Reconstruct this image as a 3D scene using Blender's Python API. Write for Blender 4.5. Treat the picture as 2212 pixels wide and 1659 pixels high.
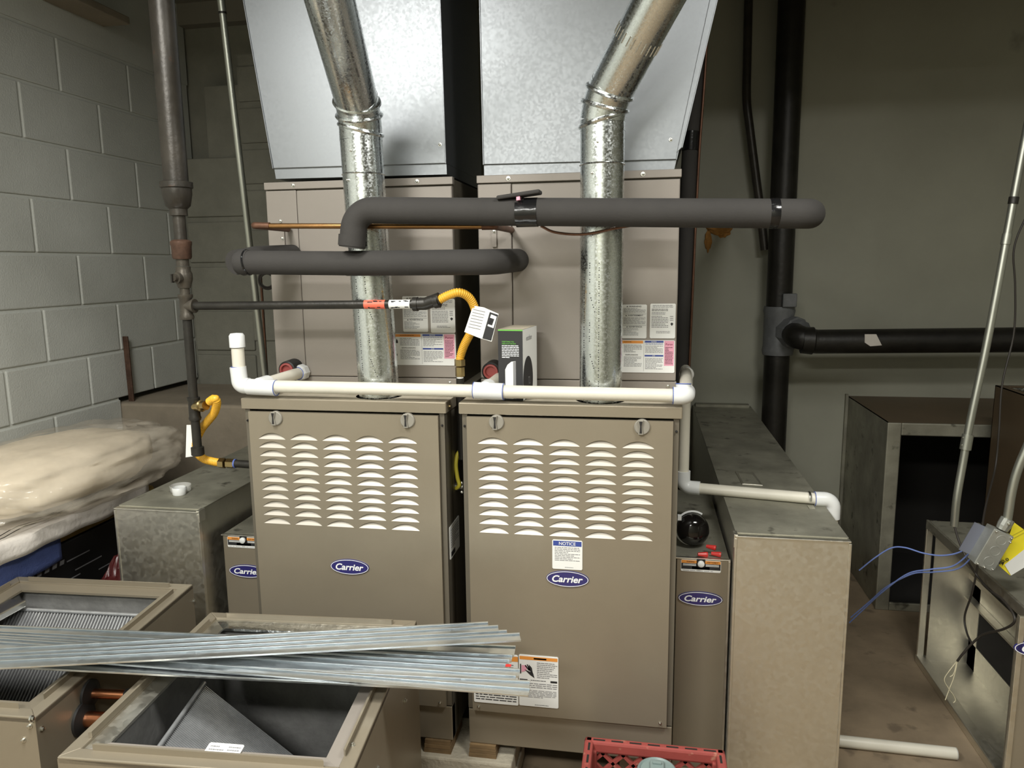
import bpy, math, random
from mathutils import Vector, Matrix, noise
random.seed(7)
for o in list(bpy.data.objects): bpy.data.objects.remove(o)
S = bpy.context.scene
COL = S.collection
pi = math.pi
V = Vector

# ---------------------------------------------------------------- camera
W, H, F = 2212, 1659, 1608.83
CAM = V((.4456, -1.786, 1.4104)); YAW, PITCH, ROLL = .1759, .1579, -.0119
fwd = V((-math.sin(YAW)*math.cos(PITCH), math.cos(YAW)*math.cos(PITCH), -math.sin(PITCH)))
r0 = V((math.cos(YAW), math.sin(YAW), 0)); u0 = r0.cross(fwd)
RT = math.cos(ROLL)*r0 + math.sin(ROLL)*u0; UP = -math.sin(ROLL)*r0 + math.cos(ROLL)*u0
cd = bpy.data.cameras.new('camera'); cam = bpy.data.objects.new('camera', cd); COL.objects.link(cam)
cd.sensor_fit = 'HORIZONTAL'; cd.sensor_width = 36; cd.lens = 36*F/W; cd.clip_start = .02
cam.matrix_world = Matrix(((RT.x, UP.x, -fwd.x, CAM.x), (RT.y, UP.y, -fwd.y, CAM.y), (RT.z, UP.z, -fwd.z, CAM.z), (0, 0, 0, 1)))
S.camera = cam
def on(ax, v, px, py):
    d = fwd + RT*((px-W/2)/F) - UP*((py-H/2)/F)
    return CAM + d*((v-CAM[ax])/d[ax])
def PX(v, px, py): return on(0, v, px, py)
def PY(v, px, py): return on(1, v, px, py)
def PZ(v, px, py): return on(2, v, px, py)

# ---------------------------------------------------------------- light and exposure
S.view_settings.view_transform = 'Standard'; S.view_settings.look = 'None'
S.view_settings.gamma = 1; S.view_settings.use_curve_mapping = False
S.view_settings.exposure = 0.0
wd = bpy.data.worlds.new('world'); S.world = wd; wd.use_nodes = True
wd.node_tree.nodes['Background'].inputs[0].default_value = (.80, .84, .80, 1)
wd.node_tree.nodes['Background'].inputs[1].default_value = .05
CEIL = 2.62
LIGHTS = [((1.2, -.95, 2.44), (.55, .30), 30), ((-.54, -1.25, 2.44), (.42, .85), 46), ((-.2, -2.6, 2.44), (1.1, .30), 78)]  # last entry is an added fill lamp, no source seen there
for loc, size, power in LIGHTS:
    ld = bpy.data.lights.new('ceiling_lamp_light', 'AREA'); ld.shape = 'RECTANGLE'
    ld.size, ld.size_y = size; ld.energy = power; ld.color = (1, .985, .93)
    lo = bpy.data.objects.new('ceiling_lamp_light', ld); COL.objects.link(lo); lo.location = loc

# ---------------------------------------------------------------- materials
def nodes(name):
    m = bpy.data.materials.new(name); m.use_nodes = True
    nt = m.node_tree; return m, nt, nt.nodes['Principled BSDF']
def srgb(c):
    f = lambda v: (v/12.92 if v <= .04045 else ((v+.055)/1.055)**2.4)
    return tuple(f(x/255) for x in c) + (1,)
def mat(name, rgb, rough=.5, metal=0, var=.0, scale=6, bump=0, bscale=60, stretch=(1, 1, 1), rvar=0, dark=None, spec=None, trans=0, alpha=1, coat=0, dthr=.62):
    m, nt, b = nodes(name); N = nt.nodes; L = nt.links
    c = srgb(rgb)
    b.inputs['Base Color'].default_value = c; b.inputs['Roughness'].default_value = rough; b.inputs['Metallic'].default_value = metal
    if spec is not None: b.inputs['Specular IOR Level'].default_value = spec
    if trans: b.inputs['Transmission Weight'].default_value = trans
    if coat: b.inputs['Coat Weight'].default_value = coat
    if alpha < 1: b.inputs['Alpha'].default_value = alpha
    tc = N.new('ShaderNodeTexCoord'); mp = N.new('ShaderNodeMapping'); mp.inputs['Scale'].default_value = stretch
    L.new(tc.outputs['Object'], mp.inputs['Vector'])
    if var:
        n = N.new('ShaderNodeTexNoise'); n.inputs['Scale'].default_value = scale; n.inputs['Detail'].default_value = 6; n.inputs['Roughness'].default_value = .65
        L.new(mp.outputs[0], n.inputs['Vector'])
        r = N.new('ShaderNodeValToRGB'); r.color_ramp.elements[0].position = .3; r.color_ramp.elements[1].position = .7
        r.color_ramp.elements[0].color = tuple(max(0, x*(1-var)) for x in c[:3])+(1,); r.color_ramp.elements[1].color = tuple(min(1, x*(1+var)) for x in c[:3])+(1,)
        L.new(n.outputs['Fac'], r.inputs[0]); out = r.outputs[0]
        if dark:
            n2 = N.new('ShaderNodeTexNoise'); n2.inputs['Scale'].default_value = scale*2.7; n2.inputs['Detail'].default_value = 8
            L.new(tc.outputs['Object'], n2.inputs['Vector'])
            r2 = N.new('ShaderNodeValToRGB'); r2.color_ramp.elements[0].position = dthr; r2.color_ramp.elements[1].position = dthr+.1
            L.new(n2.outputs['Fac'], r2.inputs[0])
            mx = N.new('ShaderNodeMix'); mx.data_type = 'RGBA'; L.new(r2.outputs[0], mx.inputs[0]); L.new(out, mx.inputs[6]); mx.inputs[7].default_value = srgb(dark); out = mx.outputs[2]
        L.new(out, b.inputs['Base Color'])
    if rvar:
        n = N.new('ShaderNodeTexNoise'); n.inputs['Scale'].default_value = scale*1.3; n.inputs['Detail'].default_value = 5
        L.new(mp.outputs[0], n.inputs['Vector'])
        q = N.new('ShaderNodeMapRange'); q.inputs[1].default_value = .3; q.inputs[2].default_value = .7; q.inputs[3].default_value = max(.02, rough-rvar); q.inputs[4].default_value = min(1, rough+rvar)
        L.new(n.outputs['Fac'], q.inputs[0]); L.new(q.outputs[0], b.inputs['Roughness'])
    if bump:
        n = N.new('ShaderNodeTexNoise'); n.inputs['Scale'].default_value = bscale; n.inputs['Detail'].default_value = 4
        L.new(mp.outputs[0], n.inputs['Vector'])
        bp = N.new('ShaderNodeBump'); bp.inputs['Strength'].default_value = bump; bp.inputs['Distance'].default_value = .004
        L.new(n.outputs['Fac'], bp.inputs['Height']); L.new(bp.outputs[0], b.inputs['Normal'])
    return m
def galv(name, rgb, rough, vscale=90, k=.16, rv=.1, metal=1, wave=.0):
    m, nt, b = nodes(name); N = nt.nodes; L = nt.links; c = srgb(rgb)
    tc = N.new('ShaderNodeTexCoord'); vo = N.new('ShaderNodeTexVoronoi'); vo.inputs['Scale'].default_value = vscale
    L.new(tc.outputs['Object'], vo.inputs['Vector'])
    sp = N.new('ShaderNodeSeparateColor'); L.new(vo.outputs['Color'], sp.inputs[0])
    ns = N.new('ShaderNodeTexNoise'); ns.inputs['Scale'].default_value = 4; ns.inputs['Detail'].default_value = 6; L.new(tc.outputs['Object'], ns.inputs['Vector'])
    ad = N.new('ShaderNodeMath'); ad.operation = 'MULTIPLY_ADD'; L.new(sp.outputs[0], ad.inputs[0]); ad.inputs[1].default_value = .5
    L.new(ns.outputs['Fac'], ad.inputs[2])
    q = N.new('ShaderNodeMapRange'); q.inputs[1].default_value = .3; q.inputs[2].default_value = 1.15; q.inputs[3].default_value = 1-k; q.inputs[4].default_value = 1+k; L.new(ad.outputs[0], q.inputs[0])
    mx = N.new('ShaderNodeVectorMath'); mx.operation = 'SCALE'; mx.inputs[0].default_value = c[:3]; L.new(q.outputs[0], mx.inputs['Scale'])
    L.new(mx.outputs[0], b.inputs['Base Color'])
    q2 = N.new('ShaderNodeMapRange'); q2.inputs[3].default_value = max(.03, rough-rv); q2.inputs[4].default_value = rough+rv; L.new(sp.outputs[1], q2.inputs[0]); L.new(q2.outputs[0], b.inputs['Roughness'])
    b.inputs['Metallic'].default_value = metal
    if wave:
        bp = N.new('ShaderNodeBump'); bp.inputs['Strength'].default_value = wave; bp.inputs['Distance'].default_value = .02
        n3 = N.new('ShaderNodeTexNoise'); n3.inputs['Scale'].default_value = 3.5; n3.inputs['Detail'].default_value = 1; L.new(tc.outputs['Object'], n3.inputs['Vector'])
        L.new(n3.outputs['Fac'], bp.inputs['Height']); L.new(bp.outputs[0], b.inputs['Normal'])
    return m
M = dict(
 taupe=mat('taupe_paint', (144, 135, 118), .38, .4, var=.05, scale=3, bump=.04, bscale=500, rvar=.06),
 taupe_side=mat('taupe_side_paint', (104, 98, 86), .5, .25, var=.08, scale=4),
 coilpaint=mat('warm_grey_paint', (148, 141, 133), .45, .2, var=.05, scale=3, bump=.03, bscale=400),
 dustytop=mat('dusty_taupe', (176, 167, 148), .75, .0, var=.18, scale=9, dark=(150, 140, 122)),
 galv=galv('galvanized_plenum', (158, 162, 166), .48, 160, .015, .03, wave=.06),
 galvduct=galv('galvanized_duct', (224, 221, 210), .42, 90, .03, .05, wave=.05),
 galvpipe=galv('spangled_vent_pipe', (216, 221, 221), .24, 260, .10, .10),
 galvdusty=mat('dusty_galvanized', (150, 148, 134), .55, .55, var=.25, scale=7, dark=(92, 90, 80), rvar=.15),
 strip=galv('bright_galvanized_strip', (214, 219, 222), .36, 60, .04, .06),
 foil=mat('foil_liner', (205, 208, 208), .25, 1, var=.2, scale=30, bump=.8, bscale=35),
 foam=mat('black_foam', (52, 50, 48), .85, 0, var=.1, scale=10, bump=.1, bscale=200),
 tape=mat('black_vinyl_tape', (22, 22, 23), .18, 0, bump=.3, bscale=40),
 iron=mat('black_iron', (44, 42, 38), .42, .35, var=.35, scale=18, bump=.15, bscale=90),
 ironold=mat('old_painted_iron', (54, 50, 44), .40, .25, var=.35, scale=12, bump=.25, bscale=60, dark=(74, 56, 46), dthr=.64),
 cast=mat('cast_iron_fitting', (80, 75, 67), .42, .5, var=.3, scale=20, bump=.2, bscale=80),
 rust=mat('rusty_fitting', (84, 62, 50), .55, .4, var=.4, scale=30, bump=.25, bscale=80),
 blackpipe=mat('black_tar_pipe', (34, 32, 28), .45, .2, var=.4, scale=14, bump=.25, bscale=50),
 greyfit=mat('grey_painted_fitting', (112, 114, 116), .6, .2, var=.2, scale=20, bump=.2, bscale=60),
 copper=mat('tarnished_copper', (158, 120, 78), .3, .9, var=.3, scale=14, stretch=(.4, 1, 1)),
 copperend=mat('browned_copper', (112, 82, 66), .45, .7, var=.3, scale=20),
 coppernew=mat('bright_copper', (206, 140, 104), .25, 1, var=.1),
 brass=mat('brass', (176, 156, 112), .28, 1, var=.1, scale=30),
 yellow=mat('yellow_coating', (226, 172, 52), .42, 0, var=.08, scale=14),
 pvc=mat('cream_pvc_pipe', (214, 210, 196), .38, 0, var=.04, scale=10),
 pvcfit=mat('white_pvc_fitting', (222, 224, 223), .32, 0),
 bluecem=mat('blue_pvc_cement', (86, 104, 168), .4, 0),
 conduit=mat('steel_conduit', (172, 174, 164), .38, .85, var=.2, scale=16, stretch=(1, 1, .15), bump=.08),
 white=mat('white_paper', (232, 233, 230), .55),
 ink=mat('black_ink', (38, 38, 40), .6), grey=mat('grey_print', (128, 128, 130), .6),
 orange=mat('orange_print', (226, 148, 66), .5), blue=mat('blue_print', (58, 76, 148), .5), pink=mat('pink_print', (226, 160, 180), .5), maroon=mat('maroon_print', (140, 40, 84), .5),
 navy=mat('navy_badge', (46, 44, 104), .25, 0, coat=.4), badgewhite=mat('badge_white', (236, 238, 240), .35),
 knob=mat('grey_plastic_knob', (138, 134, 124), .45), knobdark=mat('dark_slot', (30, 28, 26), .7),
 screw=mat('zinc_screw', (206, 206, 200), .28, 1),
 block=mat('grey_block_paint', (184, 186, 180), .62, 0, var=.06, scale=4, bump=.35, bscale=160),
 mortar=mat('grey_mortar', (190, 192, 185), .7, 0, var=.05, bump=.2, bscale=120),
 backblock=mat('bare_block', (122, 121, 110), .85, 0, var=.15, scale=6, bump=.4, bscale=130),
 panel=mat('painted_panel_wall', (158, 158, 144), .55, 0, var=.09, scale=1.6, dark=(120, 120, 110), dthr=.70, bump=.05, bscale=30),
 ceilm=mat('dim_ceiling', (120, 116, 106), .85, 0, var=.08, scale=2),
 concrete=mat('dusty_concrete', (136, 120, 98), .8, 0, var=.22, scale=5, bump=.15, bscale=40, dark=(112, 98, 80), dthr=.6),
 ledge=mat('brown_concrete', (132, 122, 106), .85, 0, var=.18, scale=5, bump=.3, bscale=50),
 cblock=mat('rough_concrete_block', (176, 168, 150), .9, 0, var=.15, scale=14, bump=.9, bscale=70),
 wood=mat('raw_wood', (118, 96, 66), .8, 0, var=.3, scale=10, stretch=(1, .1, 6)),
 black=mat('matte_black', (22, 22, 22), .55), blackgloss=mat('gloss_black', (18, 16, 15), .12),
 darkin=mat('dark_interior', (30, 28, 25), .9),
 fin=mat('aluminium_fins', (176, 178, 180), .38, .6, var=.15, scale=40), coilcore=mat('coil_core', (84, 84, 85), .6, .3, var=.15, scale=30),
 liner=mat('grey_foil_liner', (150, 150, 148), .45, .4, var=.2, scale=14, bump=.5, bscale=45),
 red=mat('faded_red_plastic', (148, 66, 60), .65, 0, var=.12, scale=14, dark=(170, 120, 100), dthr=.64), redcap=mat('red_cap', (150, 70, 66), .6), rednut=mat('red_wire_nut', (196, 50, 46), .35),
 mug=mat('grey_green_plastic', (124, 140, 138), .4), 
 green=mat('green_print', (104, 180, 74), .5),
 bag=mat('clear_plastic_bag', (226, 216, 198), .14, 0, alpha=.34, coat=.3, bump=1.0, bscale=16, stretch=(1, .6, 1.6)), batt=mat('cream_batting', (222, 208, 184), .9, 0, var=.12, scale=9, bump=.5, bscale=22),
 towelblue=mat('blue_towel', (80, 96, 152), .95, 0, var=.1, scale=30, bump=.6, bscale=220), towelwhite=mat('white_towel', (214, 208, 200), .95, 0, var=.06, scale=8, bump=.5, bscale=60),
 pad=mat('mustard_pad', (140, 118, 62), .9, 0, var=.12, scale=40, bump=.4, bscale=200), redbag=mat('dark_red_plastic', (70, 24, 24), .35, 0, bump=.9, bscale=18),
 bluewire=mat('blue_wire', (110, 130, 190), .35), blackwire=mat('black_wire', (46, 42, 38), .5), barewire=mat('bare_wire', (214, 206, 176), .4),
 yellowtag=mat('yellow_tag', (238, 222, 52), .45), boxsteel=mat('zinc_steel_box', (176, 178, 172), .42, .7, var=.12, scale=20),
 ofoam=mat('orange_expanding_foam', (170, 122, 62), .85, 0, var=.25, scale=40, bump=.8, bscale=60), redorange=mat('orange_red_sticker', (228, 106, 82), .5),
 brown_and_shade=mat('brown_cabinet', (104, 88, 68), .5, .3, var=.1, scale=4), clear=mat('clear_plastic', (230, 230, 226), .1, 0, alpha=.3),
 flap=mat('shaded_steel_flap', (120, 124, 138), .5, .5), lemon=mat('lemon_cable', (214, 200, 66), .45), louver_lit=mat('louver_lit_tone', (196, 190, 179), .42, .2),  # louver tone lighter than the door, light from above painted in
 lamp=mat('lamp_housing', (225, 225, 220), .5),
)

# ---------------------------------------------------------------- mesh helpers
class MB:
    def __init__(s): s.v = []; s.f = []
    def add(s, vs, fs):
        n = len(s.v); s.v += [tuple(p) for p in vs]; s.f += [tuple(i+n for i in f) for f in fs]; return s
    def box(s, x0, x1, y0, y1, z0, z1):
        return s.add([(x, y, z) for z in (z0, z1) for y in (y0, y1) for x in (x0, x1)],
                     [(0, 2, 3, 1), (4, 5, 7, 6), (0, 1, 5, 4), (2, 6, 7, 3), (0, 4, 6, 2), (1, 3, 7, 5)])
    def obox(s, o, a, b, c):      # oriented box from corner o, edge vectors a b c
        o, a, b, c = V(o), V(a), V(b), V(c)
        if a.cross(b).dot(c) < 0: a, b = b, a
        vs = [o, o+a, o+b, o+a+b, o+c, o+a+c, o+b+c, o+a+b+c]
        return s.add(vs, [(0, 2, 3, 1), (4, 5, 7, 6), (0, 1, 5, 4), (2, 6, 7, 3), (0, 4, 6, 2), (1, 3, 7, 5)])
    def hexa(s, q0, q1):          # two quads, corresponding corners
        return s.add(list(q0)+list(q1), [(3, 2, 1, 0), (4, 5, 6, 7), (0, 1, 5, 4), (1, 2, 6, 5), (2, 3, 7, 6), (3, 0, 4, 7)])
    def quad(s, *q): return s.add(q, [tuple(range(len(q)))])
    def prism(s, poly, d):        # polygon extruded by d
        d = V(d); n = len(poly); p = [V(q) for q in poly]
        return s.add(p+[q+d for q in p], [tuple(range(n))[::-1], tuple(range(n, 2*n))]+[(i, (i+1) % n, n+(i+1) % n, n+i) for i in range(n)])
    def sweep(s, pts, rad, seg=20, cap=True):     # tube along pts; rad a number or list
        pts = [V(p) for p in pts]; n = len(pts); rr = rad if isinstance(rad, (list, tuple)) else [rad]*n
        t = [(pts[min(i+1, n-1)]-pts[max(i-1, 0)]).normalized() for i in range(n)]
        a = V((0, 0, 1)) if abs(t[0].z) < .9 else V((1, 0, 0)); nrm = (a-t[0]*a.dot(t[0])).normalized(); vs = []
        for i in range(n):
            nrm = (nrm-t[i]*nrm.dot(t[i])).normalized(); bi = t[i].cross(nrm)
            vs += [pts[i]+(nrm*math.cos(2*pi*k/seg)+bi*math.sin(2*pi*k/seg))*rr[i] for k in range(seg)]
        fs = [(i*seg+k, i*seg+(k+1) % seg, (i+1)*seg+(k+1) % seg, (i+1)*seg+k) for i in range(n-1) for k in range(seg)]
        if cap: fs += [tuple(range(seg))[::-1], tuple(range((n-1)*seg, n*seg))]
        return s.add(vs, fs)
    def cyl(s, a, b, r, seg=20, r2=None): return s.sweep([a, b], [r, r if r2 is None else r2], seg)
    def lathe(s, o, ax, prof, seg=24):            # profile (t along axis, radius)
        o, ax = V(o), V(ax).normalized(); return s.sweep_prof(o, ax, prof, seg)
    def sweep_prof(s, o, ax, prof, seg):
        a = V((0, 0, 1)) if abs(ax.z) < .9 else V((1, 0, 0)); n = (a-ax*a.dot(ax)).normalized(); bi = ax.cross(n); vs = []
        for t, r in prof: vs += [o+ax*t+(n*math.cos(2*pi*k/seg)+bi*math.sin(2*pi*k/seg))*max(r, 1e-5) for k in range(seg)]
        m = len(prof)
        fs = [(i*seg+k, i*seg+(k+1) % seg, (i+1)*seg+(k+1) % seg, (i+1)*seg+k) for i in range(m-1) for k in range(seg)]
        return s.add(vs, fs+[tuple(range(seg))[::-1], tuple(range((m-1)*seg, m*seg))])
    def torus(s, o, ax, R_, r_, seg=24, sg=8, arc=2*pi, start=0):
        o, ax = V(o), V(ax).normalized(); a = V((0, 0, 1)) if abs(ax.z) < .9 else V((1, 0, 0)); n = (a-ax*a.dot(ax)).normalized(); bi = ax.cross(n)
        full = abs(arc-2*pi) < 1e-6; m = seg if full else seg+1; vs = []
        for i in range(m):
            d = n*math.cos(start+arc*i/seg)+bi*math.sin(start+arc*i/seg)
            vs += [o+d*(R_+r_*math.cos(2*pi*k/sg))+ax*(r_*math.sin(2*pi*k/sg)) for k in range(sg)]
        return s.add(vs, [(i*sg+k, ((i+1) % m)*sg+k, ((i+1) % m)*sg+(k+1) % sg, i*sg+(k+1) % sg) for i in range(seg) for k in range(sg)])
    def build(s, name, m, parent=None, smooth=None, bevel=0, kind=None):
        me = bpy.data.meshes.new(name); me.from_pydata(s.v, [], s.f); me.validate(); me.update()
        return obj(name, me, m, parent, smooth, bevel, kind)
def obj(name, me, m, parent=None, smooth=None, bevel=0, kind=None, loc=None):
    o = bpy.data.objects.new(name, me); COL.objects.link(o)
    if m is not None and not me.materials: me.materials.append(M[m] if isinstance(m, str) else m)
    if smooth is not None:
        me.polygons.foreach_set('use_smooth', [True]*len(me.polygons)); me.set_sharp_from_angle(angle=math.radians(smooth))
    if bevel:
        b = o.modifiers.new('bevel', 'BEVEL'); b.width = bevel; b.segments = 2; b.limit_method = 'ANGLE'; b.angle_limit = math.radians(40)
    if loc is not None: o.location = loc
    if parent is not None:
        o.parent = parent; o.matrix_parent_inverse = wm(parent).inverted()
    if kind: o['kind'] = kind
    return o
def wm(o):
    m = Matrix.LocRotScale(o.location, o.rotation_euler, o.scale)
    return wm(o.parent) @ o.matrix_parent_inverse @ m if o.parent else m
def thing(name, label, cat, loc=(0, 0, 0), group=None):
    o = bpy.data.objects.new(name, None); COL.objects.link(o); o.location = loc; o.empty_display_size = .05
    return tag(o, label, cat, group)
def tag(o, label, cat, group=None):
    o['label'] = label; o['category'] = cat
    if group: o['group'] = group
    return o
def struct(o, label=None):
    o['kind'] = 'structure'
    if label: o['label'] = label
    return o
def fillet(pts, r, n=8):
    pts = [V(p) for p in pts]; out = [pts[0]]
    for i in range(1, len(pts)-1):
        a, b, c = pts[i-1], pts[i], pts[i+1]; u, w = (a-b).normalized(), (c-b).normalized(); ang = u.angle(w)
        if ang > pi-.02: out.append(b); continue
        d = min(r/math.tan(ang/2), (a-b).length*.49, (c-b).length*.49); p, q = b+u*d, b+w*d
        rr = d*math.tan(ang/2); ctr = b+(u+w).normalized()*(rr/math.sin(ang/2))
        e0, e1 = (p-ctr), (q-ctr); th = e0.angle(e1); ax = e0.cross(e1).normalized()
        for k in range(n+1): out.append(ctr+Matrix.Rotation(th*k/n, 3, ax) @ e0)
    out.append(pts[-1]); return out
def spline(pts, n=10):
    pts = [V(p) for p in pts]; P = [pts[0]*2-pts[1]]+pts+[pts[-1]*2-pts[-2]]; out = []
    for i in range(1, len(P)-2):
        for k in range(n):
            t = k/n; a, b, c, d = P[i-1:i+3]
            out.append(.5*((2*b)+(c-a)*t+(2*a-5*b+4*c-d)*t*t+(3*b-a-3*c+d)*t**3))
    return out+[pts[-1]]
_t = {}
def textgeo(s, shear=0, bold=0):
    k = (s, shear, bold)
    if k not in _t:
        c = bpy.data.curves.new('t', 'FONT'); c.body = s; c.shear = shear; c.offset = bold; c.align_x = 'CENTER'; c.align_y = 'CENTER'; c.resolution_u = 4
        o = bpy.data.objects.new('t', c); COL.objects.link(o); bpy.context.view_layer.update()
        me = bpy.data.meshes.new_from_object(o.evaluated_get(bpy.context.evaluated_depsgraph_get()))
        vs = [tuple(v.co) for v in me.vertices]; fs = [tuple(p.vertices) for p in me.polygons]
        bpy.data.objects.remove(o); bpy.data.curves.remove(c); bpy.data.meshes.remove(me)
        xs = [v[0] for v in vs]; ys = [v[1] for v in vs]; cx, cy = (min(xs)+max(xs))/2, (min(ys)+max(ys))/2
        w_, h_ = max(xs)-min(xs), max(ys)-min(ys)
        _t[k] = ([((x-cx), (y-cy)) for x, y, *_ in vs], fs, w_, h_)
    return _t[k]
def puttext(mb, s, o, ux, uy, width=None, height=None, shear=0, bold=0, lift=0):
    vs, fs, w_, h_ = textgeo(s, shear, bold); o, ux, uy = V(o), V(ux).normalized(), V(uy).normalized(); nn = ux.cross(uy)
    sx = width/w_ if width else None; sy = height/h_ if height else None
    sx = sx or sy; sy = sy or sx
    mb.add([o+ux*(x*sx)+uy*(y*sy)+nn*lift for x, y in vs], fs)
SCREW = None
def screw(parent, p, n, r=.005, m='screw'):
    mb = MB(); n = V(n).normalized()
    mb.lathe(p, n, [(-.002, r), (.0012, r*1.0), (.0013, r*.62), (.005, r*.6), (.0055, r*.4)], 8)
    return mb.build('screw', m, parent, smooth=40)
def sticker(parent, name, o, ux, uy, w_, h_, items, label=None):
    """o: lower-left corner on the surface; items in 0..1 coords: ('r',mat,x0,y0,x1,y1) ('l',mat,x0,y0,x1,y1,n) ('t',mat,str,cx,cy,width,height) ('p',mat,poly)"""
    o, ux, uy = V(o), V(ux).normalized(), V(uy).normalized(); n = ux.cross(uy)
    mb = MB(); c = .0025; pl = [(c, 0), (w_-c, 0), (w_, c), (w_, h_-c), (w_-c, h_), (c, h_), (0, h_-c), (0, c)]
    mb.prism([o+ux*a+uy*b-n*.001 for a, b in pl], n*.0016); st = mb.build(name, 'white', parent)
    if label: st['label'] = label
    by = {}
    for it in items:
        g = by.setdefault(it[1], MB()); L_ = .0009
        P = lambda a, b, e=0: o+ux*(a*w_)+uy*(b*h_)+n*(L_+e)
        if it[0] == 'r': x0, y0, x1, y1 = it[2:6]; g.quad(P(x0, y0), P(x1, y0), P(x1, y1), P(x0, y1))
        elif it[0] == 'l':
            x0, y0, x1, y1, k = it[2:7]; hh = (y1-y0)/k
            for i in range(k):
                yy = y1-(i+.5)*hh; xa = x0
                xe = x1 if random.random() < .75 else x0+(x1-x0)*random.uniform(.45, .9)
                while xa < xe-.01:
                    xb = min(xe, xa+(x1-x0)*random.uniform(.06, .2)); g.quad(P(xa, yy-hh*.2), P(xb, yy-hh*.2), P(xb, yy+hh*.2), P(xa, yy+hh*.2)); xa = xb+(x1-x0)*.022
        elif it[0] == 't': puttext(g, it[2], P(it[3], it[4], .0004), ux, uy, it[5]*w_, it[6]*h_, bold=.01)
        elif it[0] == 'p': g.quad(*[P(a, b, .0003) for a, b in it[2]])
    names = {'ink': 'printed_text', 'grey': 'small_print', 'orange': 'orange_band', 'blue': 'blue_band', 'pink': 'pink_panel', 'maroon': 'maroon_text', 'white': 'white_text', 'green': 'green_band', 'redorange': 'orange_band'}
    for k, g in by.items(): g.build(names.get(k, 'print'), k, st)
    return st
def badge(parent, c, ux, uy, w_, h_):
    c, ux, uy = V(c), V(ux).normalized(), V(uy).normalized(); n = ux.cross(uy); N_ = 48
    el = lambda k, e: [c+ux*(math.cos(2*pi*i/N_)*w_/2*k)+uy*(math.sin(2*pi*i/N_)*(h_/2-(1-k)*w_/2))+n*e for i in range(N_)]
    pl = MB().prism(el(1, -.001), n*.004).build('logo_badge', 'navy', parent, bevel=.0006)
    rg = MB(); a, b = el(.975, .0033), el(.945, .0033); rg.add(a+b, [(i, (i+1) % N_, N_+(i+1) % N_, N_+i) for i in range(N_)]); rg.build('white_ring', 'badgewhite', pl)
    tx = MB(); puttext(tx, 'Carrier', c+n*.0034, ux, uy, w_*.72, h_*.42, shear=.25, bold=.025); tx.build('lettering', 'badgewhite', pl)

# ================================================================ SETTING
BWY = 1.91; LX = -1.7
struct(MB().box(-1.9, 3.2, -3.4, 2.1, -.06, 0).build('floor', 'concrete'))
struct(MB().box(-1.9, 3.2, -3.4, 2.1, CEIL, CEIL+.08).build('ceiling', 'ceilm'))
# back wall of painted panels with a seam
wb = struct(MB().box(-.5, 3.2, BWY+.016, BWY+.12, 0, CEIL).build('wall_back', 'panel'))
sx = PY(BWY, 1726, 300).x
MB().box(-.5, sx-.004, BWY, BWY+.018, 0, CEIL).build('panel', 'panel', wb, bevel=.003)
MB().box(sx+.002, 3.2, BWY, BWY+.018, 0, CEIL).build('panel', 'panel', wb, bevel=.003)
struct(MB().box(3.1, 3.2, -3.4, 2.0, 0, CEIL).build('wall_right', 'panel'))
struct(MB().box(-1.9, 3.2, -3.4, -3.3, 0, CEIL).build('wall_front', 'panel'))
# left wall: painted concrete blocks
YE = .945; ZG = .905
wl = MB().box(LX-.2, LX-.006, -3.4, 1.6, ZG, 2.27); wl.box(LX-.2, LX-.006, -3.4, YE-.004, 0, ZG); wl.box(LX-.2, LX, -3.4, 1.6, 2.27, CEIL)
wl = struct(wl.build('wall_left', 'mortar'))
CH, BL = .1975, .389
bm_ = MB().box(-.03, 0, .005, BL-.005, .005, CH-.005); b0 = None; k = 0
z0 = PX(LX, 0, 546).z
for i in range(-8, 5):
    z = z0+i*CH
    if z > 2.25 or z < -.1: continue
    off = .587 if i % 2 == 0 else .783
    for j in range(-5, 4):
        ya, yb = off+j*BL, off+(j+1)*BL
        if ya > 1.5 or yb < -.6: continue
        full = yb <= 1.5 and z >= 0 and z+CH <= 2.272 and not (z < ZG-.05 and yb > YE)
        if full:
            if b0 is None: b0 = bm_.build('block', 'block', wl, bevel=.004); b0.location = (LX, ya, z)
            else:
                c = b0.copy(); COL.objects.link(c); c.location = (LX, ya, z)
        else:
            ymax = min(yb, 1.5 if z >= ZG-.05 else YE)
            if ymax-ya < .03: continue
            MB().box(LX-.03, LX, ya+.005, ymax-(.005 if ymax == yb else 0), max(z, 0)+.005, min(z+CH, 2.27)-.005).build('block', 'block', wl, bevel=.004)
# back-left wall, set forward of the panel wall; blocks with wide joints and a ledge
BLY = 1.5
wbl = MB().box(LX-.2, -.45, BLY+.12, BWY+.1, 0, CEIL); wbl.box(LX-.2, -.45, BLY+.012, BLY+.12, 0, PY(BLY, 430, 342).z-.004); wbl.box(PY(BLY, 529, 400).x+.01, -.455, BLY-.010, BLY+.1, 0, PY(BLY, 550, 317).z+.4)
wbl = struct(wbl.build('wall_back_left', 'backblock'))
zt = PY(BLY, 430, 342).z; z1 = PY(BLY, 450, 474).z
rows = [(z1+.012, zt), (z1-.2, z1-.012), (z1-.41, z1-.222), (z1-.62, z1-.432), (z1-.83, z1-.642)]
xr = PY(BLY, 529, 400).x
for i, (a, b) in enumerate(rows):
    xs = [LX, -1.55 if i % 2 else -1.42, xr] if False else [LX, xr]
    for xa, xb in zip(xs, xs[1:]): MB().box(xa+.004, xb-.004, BLY, BLY+.05, a, b).build('block', 'backblock', wbl, bevel=.006)
zj = [PY(BLY, 550, 405).z, PY(BLY, 550, 317).z]; d = zj[1]-zj[0]
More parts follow.
